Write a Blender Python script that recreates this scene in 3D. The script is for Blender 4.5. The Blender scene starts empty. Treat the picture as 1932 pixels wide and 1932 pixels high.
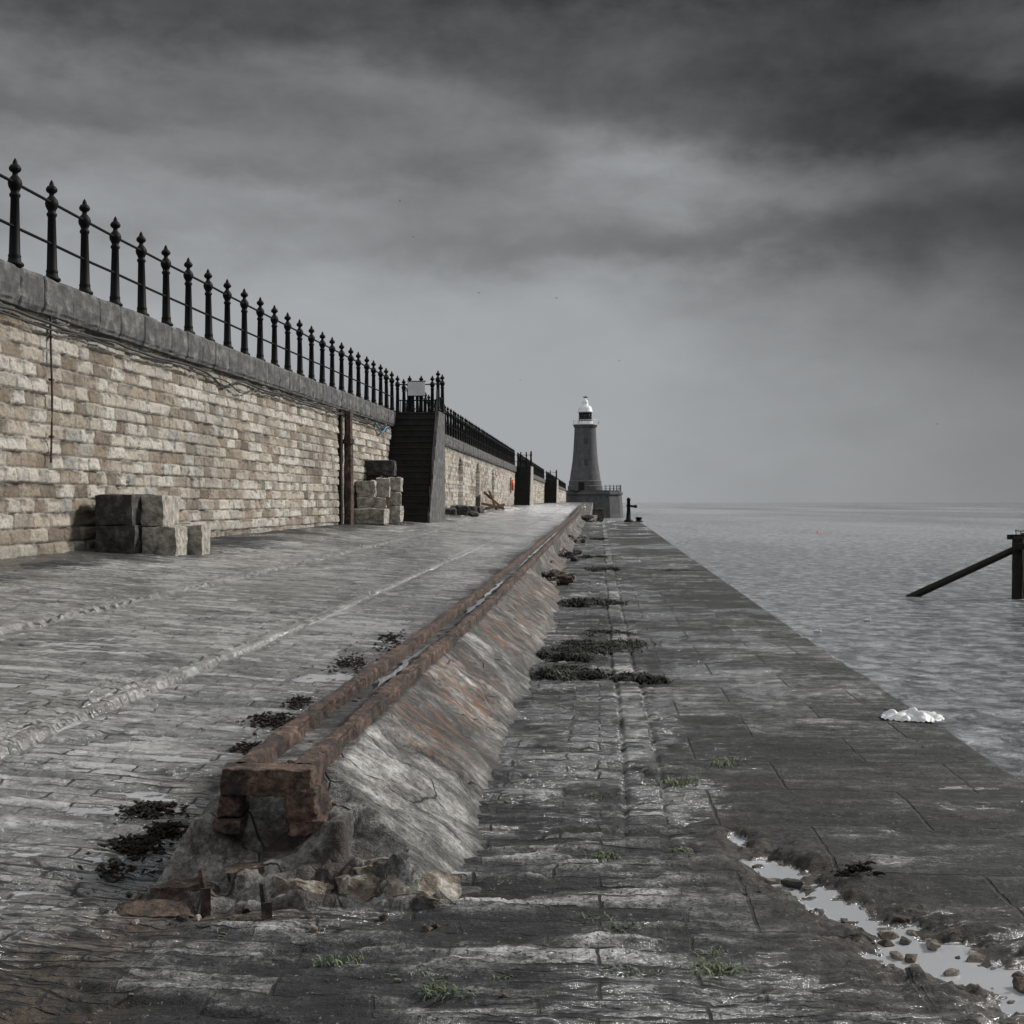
import bpy, bmesh, math, random
import numpy as np
from mathutils import Vector, noise as mn, Matrix
random.seed(7); R=np.random.RandomState(5)
scene=bpy.context.scene; COL=scene.collection
# ------------------------------------------------------------------ helpers
def ip(x,pts):
    return np.interp(x,[p[0] for p in pts],[p[1] for p in pts])
def bend(v): # the pier axis drifts gently to one side as it runs out to sea
    v=np.asarray(v,float); return np.where(v<60,0.066*v,3.96+0.062*(v-60))
CEN=[(-20,0),(12,0),(25,.08),(45,.2),(62,.3),(90,.58),(117,.78),(186,1.0),(340,1.06)]
SLO=[(0,.066),(17,.066),(44,.071),(117,.03),(186,.015),(340,.008)]
def gz(u,v):
    return ip(v,CEN)+ip(v,SLO)*np.maximum(0,-1.3-np.asarray(u,float))
UW=[(-20,-7.90),(12,-7.86),(17.7,-7.81),(20.2,-7.78),(22.5,-7.72),(30,-7.54),(44,-7.22),(400,-7.2)]
def uw(v): return ip(v,UW)
COPE=4.33
def h2(a,b,s=0):
    n=np.sin(np.asarray(a,float)*127.1+np.asarray(b,float)*311.7+s*74.7)*43758.5453
    return n-np.floor(n)
def vn(x,y,s=0):
    xi=np.floor(x);yi=np.floor(y);fx=x-xi;fy=y-yi
    fx=fx*fx*(3-2*fx);fy=fy*fy*(3-2*fy)
    a=h2(xi,yi,s);b=h2(xi+1,yi,s);c=h2(xi,yi+1,s);d=h2(xi+1,yi+1,s)
    return (a+(b-a)*fx)*(1-fy)+(c+(d-c)*fx)*fy
def fbm(x,y,o=4,s=0):
    r=0;a=.5;t=0
    for i in range(o):
        r=r+a*vn(x*2**i+i*17.3,y*2**i-i*9.1,s+i);t+=a;a*=.5
    return r/t
def ss(a,b,x):
    t=np.clip((x-a)/(b-a),0,1);return t*t*(3-2*t)
def terr(x,n,w=.15):
    y=x*n;f=np.floor(y);return (f+ss(.5-w,.5+w,y-f))/n
def finish(o,name,mat,kind=None,label=None,cat=None,group=None,parent=None):
    o.name=name
    if mat is not None and o.type=='MESH':
        if not o.data.materials:o.data.materials.append(mat)
    if kind:o["kind"]=kind
    if label:o["label"]=label
    if cat:o["category"]=cat
    if group:o["group"]=group
    if parent is not None:
        o.parent=parent;o.matrix_parent_inverse=parent.matrix_world.inverted()
    return o
def setorigin(me,o):
    n=len(me.vertices);a=np.empty(n*3);me.vertices.foreach_get('co',a);a=a.reshape(-1,3)
    c=np.array([(a[:,0].min()+a[:,0].max())/2,(a[:,1].min()+a[:,1].max())/2,a[:,2].min()])
    a-=c;me.vertices.foreach_set('co',a.ravel());o.location=c;me.update()
    bpy.context.view_layer.update()
def obj(name,verts,faces,mat,smooth=False,origin=True,**k):
    me=bpy.data.meshes.new(name);me.from_pydata([tuple(v) for v in verts],[],faces);me.update()
    if smooth:
        me.polygons.foreach_set('use_smooth',[True]*len(me.polygons))
    o=bpy.data.objects.new(name,me);COL.objects.link(o)
    if origin:setorigin(me,o)
    return finish(o,name,mat,**k)
def empty(name,loc,**k):
    o=bpy.data.objects.new(name,None);o.empty_display_size=.3;o.location=loc;COL.objects.link(o)
    bpy.context.view_layer.update()
    return finish(o,name,None,**k)
def grid(name,P,mat,attr=None,smooth=True,flip=False,origin=False,aux=None,**k):
    n,m=P.shape[:2];me=bpy.data.meshes.new(name)
    me.vertices.add(n*m);me.vertices.foreach_set('co',P.reshape(-1).astype(np.float32))
    i=np.arange(n*m).reshape(n,m)
    q=np.stack([i[:-1,:-1],i[:-1,1:],i[1:,1:],i[1:,:-1]],-1).reshape(-1,4)
    if flip:q=q[:,::-1]
    nf=len(q);me.loops.add(nf*4);me.loops.foreach_set('vertex_index',q.reshape(-1).astype(np.int32))
    me.polygons.add(nf);me.polygons.foreach_set('loop_start',np.arange(0,nf*4,4,dtype=np.int32))
    me.polygons.foreach_set('loop_total',np.full(nf,4,dtype=np.int32))
    me.update(calc_edges=True);me.validate()
    me.polygons.foreach_set('use_smooth',np.full(len(me.polygons),smooth))
    for nm,at in(('data',attr),('aux',aux)):
        if at is not None:
            ca=me.color_attributes.new(nm,'FLOAT_COLOR','POINT')
            c=at.shape[-1];A=np.ones((n*m,4),np.float32);A[:,:c]=at.reshape(-1,c);ca.data.foreach_set('color',A.ravel())
    o=bpy.data.objects.new(name,me);COL.objects.link(o)
    if origin:setorigin(me,o)
    return finish(o,name,mat,**k)
def boxv(c,s,rz=0,V=None,F=None):
    b=len(V);cr,sr=math.cos(rz),math.sin(rz)
    for z in(0,1):
        for x,y in((-.5,-.5),(.5,-.5),(.5,.5),(-.5,.5)):
            X=x*s[0];Y=y*s[1];V.append((c[0]+X*cr-Y*sr,c[1]+X*sr+Y*cr,c[2]+z*s[2]))
    for f in((3,2,1,0),(4,5,6,7),(0,1,5,4),(1,2,6,5),(2,3,7,6),(3,0,4,7)):F.append(tuple(b+i for i in f))
def tubev(pts,r,n,V,F,cap=True):
    b=len(V);pts=[Vector(p) for p in pts]
    for i,p in enumerate(pts):
        t=(pts[min(i+1,len(pts)-1)]-pts[max(i-1,0)]).normalized()
        a=t.cross(Vector((0,0,1)))
        if a.length<.01:a=t.cross(Vector((1,0,0)))
        a.normalize();c=a.cross(t)
        rr=r[i] if isinstance(r,(list,tuple)) else r
        for k in range(n):
            w=2*math.pi*k/n;V.append(tuple(p+(a*math.cos(w)+c*math.sin(w))*rr))
    for i in range(len(pts)-1):
        for k in range(n):
            k2=(k+1)%n;F.append((b+i*n+k,b+i*n+k2,b+(i+1)*n+k2,b+(i+1)*n+k))
    if cap:
        F.append(tuple(b+k for k in range(n))[::-1]);F.append(tuple(b+(len(pts)-1)*n+k for k in range(n)))
def lathev(prof,c,n,V,F):
    b=len(V)
    for r,z in prof:
        for k in range(n):
            w=2*math.pi*k/n;V.append((c[0]+r*math.cos(w),c[1]+r*math.sin(w),c[2]+z))
    for i in range(len(prof)-1):
        for k in range(n):
            k2=(k+1)%n;F.append((b+i*n+k,b+i*n+k2,b+(i+1)*n+k2,b+(i+1)*n+k))
    F.append(tuple(b+k for k in range(n))[::-1]);F.append(tuple(b+(len(prof)-1)*n+k for k in range(n)))
# ------------------------------------------------------------------ materials
class NB:
    def __init__(s,nt):s.nt=nt
    def n(s,t,**k):
        x=s.nt.nodes.new(t)
        for a,b in k.items():setattr(x,a,b)
        return x
    def l(s,a,b):s.nt.links.new(a,b)
    def put(s,sock,v):
        if isinstance(v,bpy.types.NodeSocket):s.l(v,sock)
        else:sock.default_value=v
    def m(s,op,a,b=0,clamp=False):
        x=s.n('ShaderNodeMath',operation=op,use_clamp=clamp);s.put(x.inputs[0],a);s.put(x.inputs[1],b);return x.outputs[0]
    def noise(s,vec,scale,detail=5,rough=.55,dist=0):
        x=s.n('ShaderNodeTexNoise');s.l(vec,x.inputs['Vector']);x.inputs['Scale'].default_value=scale
        x.inputs['Detail'].default_value=detail;x.inputs['Roughness'].default_value=rough;x.inputs['Distortion'].default_value=dist
        return x.outputs['Fac']
    def warp(s,vec,scale,amt,detail=4):
        x=s.n('ShaderNodeTexNoise');s.l(vec,x.inputs['Vector']);x.inputs['Scale'].default_value=scale;x.inputs['Detail'].default_value=detail
        a=s.n('ShaderNodeVectorMath',operation='SUBTRACT');s.l(x.outputs['Color'],a.inputs[0]);a.inputs[1].default_value=(.5,.5,.5)
        c=s.n('ShaderNodeVectorMath',operation='MULTIPLY');s.l(a.outputs[0],c.inputs[0])
        c.inputs[1].default_value=(amt,amt,amt) if not isinstance(amt,tuple) else amt
        d=s.n('ShaderNodeVectorMath',operation='ADD');s.l(vec,d.inputs[0]);s.l(c.outputs[0],d.inputs[1]);return d.outputs[0]
    def vor(s,vec,rnd=1.0):
        x=s.n('ShaderNodeTexVoronoi');x.feature='DISTANCE_TO_EDGE';x.voronoi_dimensions='2D';s.l(vec,x.inputs['Vector']);x.inputs['Scale'].default_value=1
        x.inputs['Randomness'].default_value=rnd;return x.outputs['Distance']
    def brick(s,vec,w,h,mortar,smooth=.3,off=.5):
        x=s.n('ShaderNodeTexBrick');x.offset=off;s.l(vec,x.inputs['Vector']);x.inputs['Color1'].default_value=(0,0,0,1);x.inputs['Color2'].default_value=(1,1,1,1);x.inputs['Mortar'].default_value=(.5,.5,.5,1)
        x.inputs['Scale'].default_value=1;x.inputs['Mortar Size'].default_value=mortar;x.inputs['Mortar Smooth'].default_value=smooth;x.inputs['Bias'].default_value=0
        x.inputs['Brick Width'].default_value=w;x.inputs['Row Height'].default_value=h
        q=s.n('ShaderNodeSeparateColor');s.l(x.outputs['Color'],q.inputs[0]);return x.outputs['Fac'],q.outputs[0]
    def map(s,vec,sc=(1,1,1),rot=(0,0,0)):
        x=s.n('ShaderNodeMapping');s.l(vec,x.inputs[0]);x.inputs['Scale'].default_value=sc;x.inputs['Rotation'].default_value=rot;return x.outputs[0]
    def ramp(s,f,stops):
        x=s.n('ShaderNodeValToRGB');s.put(x.inputs[0],f);e=x.color_ramp.elements
        while len(e)<len(stops):e.new(.5)
        for i,(p,c) in enumerate(stops):
            e[i].position=p;e[i].color=(c[0],c[1],c[2],1) if isinstance(c,tuple) else (c,c,c,1)
        return x.outputs[0]
    def mix(s,f,a,b,bt='MIX'):
        x=s.n('ShaderNodeMix',data_type='RGBA',blend_type=bt);s.put(x.inputs[0],f)
        for i,v in((6,a),(7,b)):
            if isinstance(v,tuple):x.inputs[i].default_value=(v[0],v[1],v[2],1)
            else:s.l(v,x.inputs[i])
        return x.outputs[2]
    def mixf(s,f,a,b):
        x=s.n('ShaderNodeMix',data_type='FLOAT');s.put(x.inputs[0],f);s.put(x.inputs[2],a);s.put(x.inputs[3],b);return x.outputs[0]
    def mr(s,v,a,b,c=0,d=1,smooth=True):
        x=s.n('ShaderNodeMapRange');x.interpolation_type='SMOOTHSTEP' if smooth else 'LINEAR'
        s.put(x.inputs[0],v);x.inputs[1].default_value=a;x.inputs[2].default_value=b;x.inputs[3].default_value=c;x.inputs[4].default_value=d
        return x.outputs[0]
    def bump(s,h,st,dist=.02,nrm=None):
        x=s.n('ShaderNodeBump');s.l(h,x.inputs['Height']);x.inputs['Strength'].default_value=st;x.inputs['Distance'].default_value=dist
        return x.outputs[0]
    def inv(s,v):return s.m('SUBTRACT',1.0,v)
    def sum(s,*t):
        r=None
        for v,k in t:
            q=s.m('MULTIPLY',v,k) if k!=1 else v
            r=q if r is None else s.m('ADD',r,q)
        return r
def newmat(name):
    m=bpy.data.materials.new(name);m.use_nodes=True;b=NB(m.node_tree);p=m.node_tree.nodes['Principled BSDF']
    g=b.n('ShaderNodeNewGeometry').outputs['Position']
    return m,b,p,g
def simple(name,c1,c2,scale=6,rough=.7,bump=.4,bd=.01,metal=0,c3=None,spec=.5):
    m,b,p,g=newmat(name)
    f=b.noise(g,scale,7,.68)
    st=[(.3,c1),(.7,c2)] if c3 is None else [(.32,c1),(.5,c2),(.68,c3)]
    b.l(b.ramp(f,st),p.inputs['Base Color'])
    if bump>.15:b.l(b.bump(f,bump,bd*1.6),p.inputs['Normal'])
    p.inputs['Roughness'].default_value=rough;p.inputs['Metallic'].default_value=metal
    p.inputs['Specular IOR Level'].default_value=spec
    return m
def deckmat():
    m,b,p,g=newmat('wet_stone_paving')
    at=b.n('ShaderNodeAttribute',attribute_name='data');se=b.n('ShaderNodeSeparateColor');b.l(at.outputs['Color'],se.inputs[0])
    tone,wet,dirt=se.outputs;big=at.outputs['Alpha']
    a2=b.n('ShaderNodeAttribute',attribute_name='aux');s2=b.n('ShaderNodeSeparateColor');b.l(a2.outputs['Color'],s2.inputs[0]);n1,n2,n3=s2.outputs
    q=b.map(g,(1,1,0),(0,0,.066))
    qa=b.warp(q,7,(.06,.026,0),5)
    mA,tA=b.brick(qa,.40,.118,.0070,.5,.37)
    mB,tB=b.brick(b.warp(q,9,.014,4),.78,.62,.0085,.6,.43)
    dC=b.vor(b.map(qa,(2.6,21,0)))
    f=b.noise(g,12,7,.78);f2=b.noise(g,95,3,.8)
    fs=b.noise(b.map(q,(2.5,16,0)),3,6,.72)
    cA=b.inv(b.m('MULTIPLY',mA,b.mr(n2,.36,.52,.35,1)))
    cB=b.inv(b.m('MULTIPLY',mB,b.mr(n2,.34,.48,.55,1)))
    cC=b.m('MAXIMUM',b.mr(dC,.01,.07),b.m('MAXIMUM',b.mr(n1,.38,.50),b.m('MULTIPLY',big,.75)))
    crk=b.m('MULTIPLY',b.mixf(big,cA,cB),b.mixf(.85,1.0,cC))
    cell=b.mixf(big,tA,b.m('ADD',b.m('MULTIPLY',tB,.8),.1))
    t=b.m('SUBTRACT',b.sum((tone,.36),(f,.62),(f2,.38),(cell,.15),(fs,.26)),.385)
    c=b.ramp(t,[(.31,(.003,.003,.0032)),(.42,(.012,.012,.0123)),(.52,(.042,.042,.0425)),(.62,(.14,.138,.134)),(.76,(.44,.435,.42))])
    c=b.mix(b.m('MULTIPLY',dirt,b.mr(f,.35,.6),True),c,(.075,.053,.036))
    grit=b.noise(g,62,3,.7)
    c=b.mix(b.mr(grit,.64,.70,0,.5),c,(.33,.32,.30))
    pit=b.mr(grit,.35,.42,.12,1)
    ck=b.m('MULTIPLY',crk,pit);c=b.mix(ck,(.003,.003,.003),c)
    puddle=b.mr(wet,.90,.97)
    c=b.mix(puddle,c,(.82,.83,.85))  # near-white puddle base paints in a brighter sky reflection
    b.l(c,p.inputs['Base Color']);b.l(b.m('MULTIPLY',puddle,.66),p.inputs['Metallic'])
    w2=b.m('SUBTRACT',b.sum((wet,1),(f,.8),(fs,1.0),(n2,.8)),1.3)
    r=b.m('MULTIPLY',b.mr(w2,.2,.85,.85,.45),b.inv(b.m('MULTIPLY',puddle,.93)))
    b.l(r,p.inputs['Roughness'])
    b.l(b.m('MULTIPLY',b.m('MULTIPLY',b.mr(w2,.34,.48),b.inv(puddle)),ck),p.inputs['Coat Weight']);p.inputs['Coat Roughness'].default_value=.14;p.inputs['Coat IOR'].default_value=2.7
    hh=b.m('MULTIPLY',b.sum((f,.75),(f2,.25),(ck,.8),(cell,.30),(fs,.8)),b.inv(puddle))
    nn=b.bump(hh,1.0,.017);b.l(nn,p.inputs['Normal']);b.l(nn,p.inputs['Coat Normal'])
    return m
M_deck=deckmat()
def wallmat():
    m,b,p,g=newmat('weathered_block_masonry')
    at=b.n('ShaderNodeAttribute',attribute_name='data');se=b.n('ShaderNodeSeparateColor');b.l(at.outputs['Color'],se.inputs[0])
    tone,stone,stain_shade=se.outputs
    f=b.noise(g,5,8,.78)
    f2=b.noise(g,34,4,.75)
    t=b.m('ADD',b.m('MULTIPLY',tone,.60),b.m('MULTIPLY',f,.40))
    c=b.ramp(t,[(.25,(.12,.094,.068)),(.36,(.26,.205,.15)),(.47,(.43,.375,.30)),(.60,(.60,.56,.49)),(.78,(.46,.44,.41))])
    c=b.mix(b.m('MULTIPLY',b.inv(stone),.70),c,(.50,.475,.42))
    c=b.mix(b.mr(f2,.50,.62,0,.40),c,(.12,.105,.085))
    c=b.mix(b.mr(f,.53,.60,0,.50),c,(.15,.122,.095))
    c=b.mix(stain_shade,c,(.022,.020,.018))
    b.l(c,p.inputs['Base Color']);p.inputs['Roughness'].default_value=.85
    b.l(b.bump(b.sum((f,1),(f2,.5)),1.0,.06),p.inputs['Normal'])
    return m
M_wall=wallmat()
M_cope=simple('dark_coping_stone',(.025,.025,.024),(.06,.059,.057),4,.8,1,.03,c3=(.17,.165,.155))
M_iron=simple('black_painted_iron',(.003,.003,.003),(.006,.006,.006),8,.6,.1,.004,spec=.12)
M_stair=simple('dark_damp_step_stone',(.008,.008,.008),(.026,.024,.022),3,.75,.6,.02,spec=.3)
M_block=simple('cut_sandstone',(.12,.105,.085),(.30,.275,.235),7,.85,1,.05,c3=(.52,.48,.42))
M_blockd=simple('dark_weathered_shaded_stone',(.014,.013,.012),(.035,.032,.029),6,.85,1,.04,c3=(.12,.11,.10))
M_white=simple('white_paint',(.55,.56,.57),(.68,.69,.70),2,.5,.1,.005)
M_rubble=simple('pale_broken_concrete',(.04,.028,.020),(.16,.13,.10),14,.85,1,.03,c3=(.46,.43,.38))
M_mud=simple('rust_stained_rubble',(.010,.007,.005),(.045,.028,.019),14,.85,1,.03,c3=(.14,.10,.07))
M_wood=simple('sea_worn_timber',(.008,.007,.006),(.02,.018,.015),5,.8,.6,.02,spec=.2)
M_plank=simple('brown_boards',(.14,.085,.05),(.30,.20,.13),5,.75,.4,.01)
M_orange=simple('orange_plastic',(.65,.09,.02),(.8,.13,.03),2,.45,.05,.002)
M_bag=simple('white_plastic_sheet',(.38,.38,.38),(.62,.62,.61),12,.45,.5,.01)
M_weed=simple('dark_seaweed',(.005,.004,.003),(.02,.014,.009),30,.8,.1,.003,spec=.15)
M_grassd=simple('withered_grass',(.006,.006,.005),(.022,.022,.017),5,.8,.1,.001,c3=(.14,.138,.12),spec=.2)
M_grass=simple('green_grass',(.045,.06,.025),(.11,.135,.07),9,.7,.1,.001,c3=(.2,.22,.15),spec=.3)
M_blue=simple('blue_hose',(.05,.16,.3),(.07,.22,.4),5,.5,.1,.002)
M_cable=simple('black_cable',(.01,.01,.01),(.02,.02,.02),5,.6,.1,.002)
M_glass=simple('dark_glass',(.02,.022,.025),(.03,.032,.035),2,.1,0,.001)
M_gull=simple('gull_feathers',(.4,.4,.4),(.5,.5,.5),4,.7,.1,.002)
M_gulld=simple('dark_bird_feathers',(.03,.03,.03),(.06,.06,.06),4,.7,.1,.002)
def rustmat():
    m,b,p,g=newmat('flaking_rust')
    f=b.noise(g,18,7,.78);f3=b.noise(g,3.6,3,.6)
    t=b.sum((f,.72),(f3,.3))
    c=b.ramp(t,[(.41,(.005,.004,.0035)),(.48,(.026,.015,.010)),(.53,(.078,.043,.029)),(.595,(.165,.10,.07)),(.69,(.32,.245,.20))])
    b.l(c,p.inputs['Base Color']);b.l(b.mr(f,.3,.7,.45,.85),p.inputs['Roughness'])
    b.l(b.bump(f,1.0,.035),p.inputs['Normal'])
    return m
M_rust=rustmat()
def humpmat():
    m,b,p,g=newmat('streaked_concrete')
    at=b.n('ShaderNodeAttribute',attribute_name='data');se=b.n('ShaderNodeSeparateColor');b.l(at.outputs['Color'],se.inputs[0])
    rust,dark,cav=se.outputs
    gw=b.warp(g,4,.09,4)
    f=b.noise(b.map(gw,(2.6,7,3.0),(0,0,math.radians(-25))),2.2,6,.72);f2=b.noise(g,60,4,.8);f3=b.noise(g,5,7,.75);f4=b.noise(g,1.4,3,.6)
    fr=b.noise(b.map(gw,(1.0,15,1.0),(0,0,math.radians(-20))),2.0,4,.6)
    dv=b.vor(b.map(gw,(2.6,3.6,1.5),(0,0,-.4)));cr=b.m('MAXIMUM',b.mr(dv,.0,.014),b.mr(f4,.47,.50,1,0))
    t=b.m('SUBTRACT',b.sum((f,.26),(f3,.46),(f2,.22),(f4,.28)),.118)
    c=b.ramp(t,[(.40,(.012,.011,.010)),(.455,(.044,.042,.039)),(.505,(.125,.119,.110)),(.565,(.30,.29,.272)),(.65,(.60,.59,.565))])
    c=b.mix(b.m('MULTIPLY',rust,b.mr(fr,.52,.58)),c,(.17,.075,.033))
    c=b.mix(b.mr(fr,.38,.30,0,.4),c,(.05,.038,.030))
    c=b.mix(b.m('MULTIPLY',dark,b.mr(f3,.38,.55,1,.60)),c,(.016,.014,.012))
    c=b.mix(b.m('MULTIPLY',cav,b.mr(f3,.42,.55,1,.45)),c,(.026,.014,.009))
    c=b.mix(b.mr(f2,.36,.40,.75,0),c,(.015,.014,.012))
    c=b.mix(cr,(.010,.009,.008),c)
    b.l(c,p.inputs['Base Color']);p.inputs['Roughness'].default_value=.7
    b.l(b.bump(b.sum((f,.25),(f3,1),(f2,.4),(cr,.4)),1.0,.035),p.inputs['Normal'])
    return m
M_hump=humpmat()
def watermat():
    m,b,p,g=newmat('sea_water')
    g1=b.map(g,(1,.8,1),(0,0,math.radians(12)))
    a=b.noise(g1,1.7,6,.72,.5);c=b.noise(g1,.3,3,.55);d=b.noise(b.map(g,(.02,.004,1)),1,3,.6)
    h=b.m('ADD',b.m('MULTIPLY',a,.6),b.m('MULTIPLY',c,.8))
    b.l(b.bump(h,1.0,1.4),p.inputs['Normal'])
    b.l(b.ramp(b.m('ADD',b.m('MULTIPLY',d,.25),b.m('MULTIPLY',a,.75)),[(.42,(.05,.056,.062)),(.485,(.20,.21,.22)),(.56,(.42,.43,.44))]),p.inputs['Base Color'])  # silvery and dark ripple reflections painted into the base colour
    p.inputs['Roughness'].default_value=.15;p.inputs['IOR'].default_value=1.5
    return m
M_sea=watermat()
m,b,p,g=newmat('rainwater_painted_bright');p.inputs['Base Color'].default_value=(.60,.61,.63,1);p.inputs['Metallic'].default_value=.8;p.inputs['Roughness'].default_value=.08;M_pud=m  # pale semi-metal base carries extra sky reflection in its colour
# ------------------------------------------------------------------ world
w=bpy.data.worlds.new("World");scene.world=w;w.use_nodes=True;nt=w.node_tree;B=NB(nt)
bg=nt.nodes['Background'];tc=B.n('ShaderNodeTexCoord').outputs['Generated']
wv=B.n('ShaderNodeTexNoise');B.l(B.map(tc,(3,3,6)),wv.inputs['Vector']);wv.inputs['Scale'].default_value=1.9;wv.inputs['Detail'].default_value=7;wv.inputs['Roughness'].default_value=.56
sx0=B.n('ShaderNodeSeparateXYZ');B.l(tc,sx0.inputs[0]);sw=B.n('ShaderNodeSeparateColor');B.l(wv.outputs['Color'],sw.inputs[0])
x0,y0,z0=sx0.outputs
amp=B.mr(z0,0,.2,.0,1)
X=B.m('ADD',x0,B.m('MULTIPLY',B.m('SUBTRACT',sw.outputs[0],.5),.24))
Z=B.m('ADD',z0,B.m('MULTIPLY',B.m('MULTIPLY',B.m('SUBTRACT',sw.outputs[1],.5),.13),amp))
L=B.m('SUBTRACT',.645,B.mr(Z,.10,.38,0,.31))
L=B.m('SUBTRACT',L,B.m('MULTIPLY',B.mr(X,.02,.46,0,.25),B.mr(z0,-.05,.2,.45,1)))
for (bx,bz,sx,sz,a) in [(.08,.24,.09,.020,.10),(.03,.268,.07,.015,.07),(-.10,.30,.08,.024,.08),(.18,.380,.26,.026,-.20),(.36,.325,.09,.026,.15),(.28,.345,.06,.015,.05),
    (.17,.19,.20,.018,-.09),(.33,.165,.16,.035,-.09),(-.22,.335,.14,.02,-.06),(-.30,.295,.10,.014,.05),(-.38,.36,.10,.04,-.10),(-.33,.24,.2,.03,.02),
    (-.17,.145,.22,.03,.02),(-.02,.20,.12,.014,-.04),(.25,.275,.16,.022,-.09),(-.14,.24,.12,.012,-.05),(-.05,.37,.14,.018,-.08),(-.28,.265,.1,.010,-.04),(-.25,.19,.16,.010,-.02),(.2,.225,.08,.014,.04)]:
    dx=B.m('DIVIDE',B.m('SUBTRACT',X,bx),sx);dz=B.m('DIVIDE',B.m('SUBTRACT',Z,bz),sz)
    e=B.m('EXPONENT',B.m('MULTIPLY',B.m('ADD',B.m('MULTIPLY',dx,dx),B.m('MULTIPLY',dz,dz)),-1.0))
    L=B.m('ADD',L,B.m('MULTIPLY',B.m('MULTIPLY',e,a),B.mr(y0,0,.5)))
n1=B.noise(B.map(tc,(2.2,2.2,5.0)),2.6,9,.56,.25)
L=B.m('ADD',L,B.m('MULTIPLY',B.m('MULTIPLY',B.m('SUBTRACT',n1,.5),.28),B.mr(z0,.03,.28,.05,1)))
n3=B.noise(B.map(tc,(2.0,2.0,3.4)),8,6,.62,.2)
L=B.m('ADD',L,B.m('MULTIPLY',B.m('MULTIPLY',B.m('SUBTRACT',n3,.5),.12),B.mr(z0,.10,.3,.0,1)))
L=B.m('ADD',L,B.mr(z0,.45,.85,0,.50));L=B.m('ADD',L,B.m('MULTIPLY',B.mr(y0,.2,-.5,0,.38),B.mr(z0,0,.3)))
L=B.m('MAXIMUM',L,.13)
lin=B.m('MULTIPLY',B.m('POWER',L,2.2),10.0)
cc=B.n('ShaderNodeCombineColor');B.l(B.m('MULTIPLY',lin,.965),cc.inputs[0]);B.l(B.m('MULTIPLY',lin,1.0),cc.inputs[1]);B.l(B.m('MULTIPLY',lin,1.035),cc.inputs[2])
SUN_EL=math.radians(33);SUN_AZ=math.radians(66)   # azimuth measured from +Y (along the pier) towards +X (the sea)
sky=B.n('ShaderNodeTexSky');sky.sky_type='NISHITA';sky.sun_disc=False;sky.sun_elevation=SUN_EL;sky.sun_rotation=SUN_AZ
hs=B.n('ShaderNodeHueSaturation');hs.inputs['Saturation'].default_value=.15;B.l(sky.outputs[0],hs.inputs['Color'])
mx=B.mix(.98,hs.outputs[0],cc.outputs[0]);B.l(mx,bg.inputs['Color']);bg.inputs['Strength'].default_value=.1
sd=bpy.data.lights.new('sun','SUN');sd.energy=4.6;sd.angle=math.radians(10);sd.color=(1,.975,.94)
so=bpy.data.objects.new('sun',sd);COL.objects.link(so)
dr=Vector((math.sin(SUN_AZ)*math.cos(SUN_EL),math.cos(SUN_AZ)*math.cos(SUN_EL),math.sin(SUN_EL)))
so.rotation_euler=dr.to_track_quat('Z','Y').to_euler();so.location=(30,10,30)
# ------------------------------------------------------------------ camera
cd=bpy.data.cameras.new('camera');cd.sensor_width=36;cd.lens=46.58;cd.clip_start=.05;cd.clip_end=30000
co=bpy.data.objects.new('camera',cd);COL.objects.link(co);co.location=(0,0,1.2);co.rotation_euler=(math.radians(90-.435),0,0)
scene.camera=co
scene.view_settings.view_transform='Standard'
SEA=-2.8
# ------------------------------------------------------------------ sea
xs=np.linspace(-12000,12000,9);ys=np.concatenate([[-500,0],np.geomspace(50,18000,12)])
Xg,Yg=np.meshgrid(xs,ys);grid('sea',np.stack([Xg,Yg,np.full_like(Xg,SEA)],-1),M_sea,kind='structure')
# ------------------------------------------------------------------ deck
PUD=[(.50,4.75,.04,.12,.9),(.55,4.48,.06,.14,1),(.60,4.28,.09,.12,1),(.70,4.03,.08,.15,1),(.80,3.75,.09,.17,1),(.91,3.5,.11,.15,1),(1.03,3.25,.10,.2,1)]
SH=[(.58,19.9,.45,.8),(.72,12.2,.50,.40),(-2.05,6.05,.42,.5),(-2.2,13.2,.75,2.2),(-1.85,4.45,.30,.25),(-1.85,5.15,.40,.3),(-2.95,6.7,.40,.6),
     (-3.0,43,1.6,4.2),(-2.6,27,.8,3.5),(-3.6,9.5,.6,1.1),(1.2,9.2,.2,.12),(1.55,5.6,.25,.09),(-1.75,8.6,.35,1.0),(-3.4,7.6,.5,.6),(-2.2,9.9,.35,1.0),(-1.7,3.9,.25,.15),(-2.1,19,.6,3),(-4.0,14,.5,2),(-3.6,20,.7,3),(.56,3.31,.10,.05)]
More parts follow.
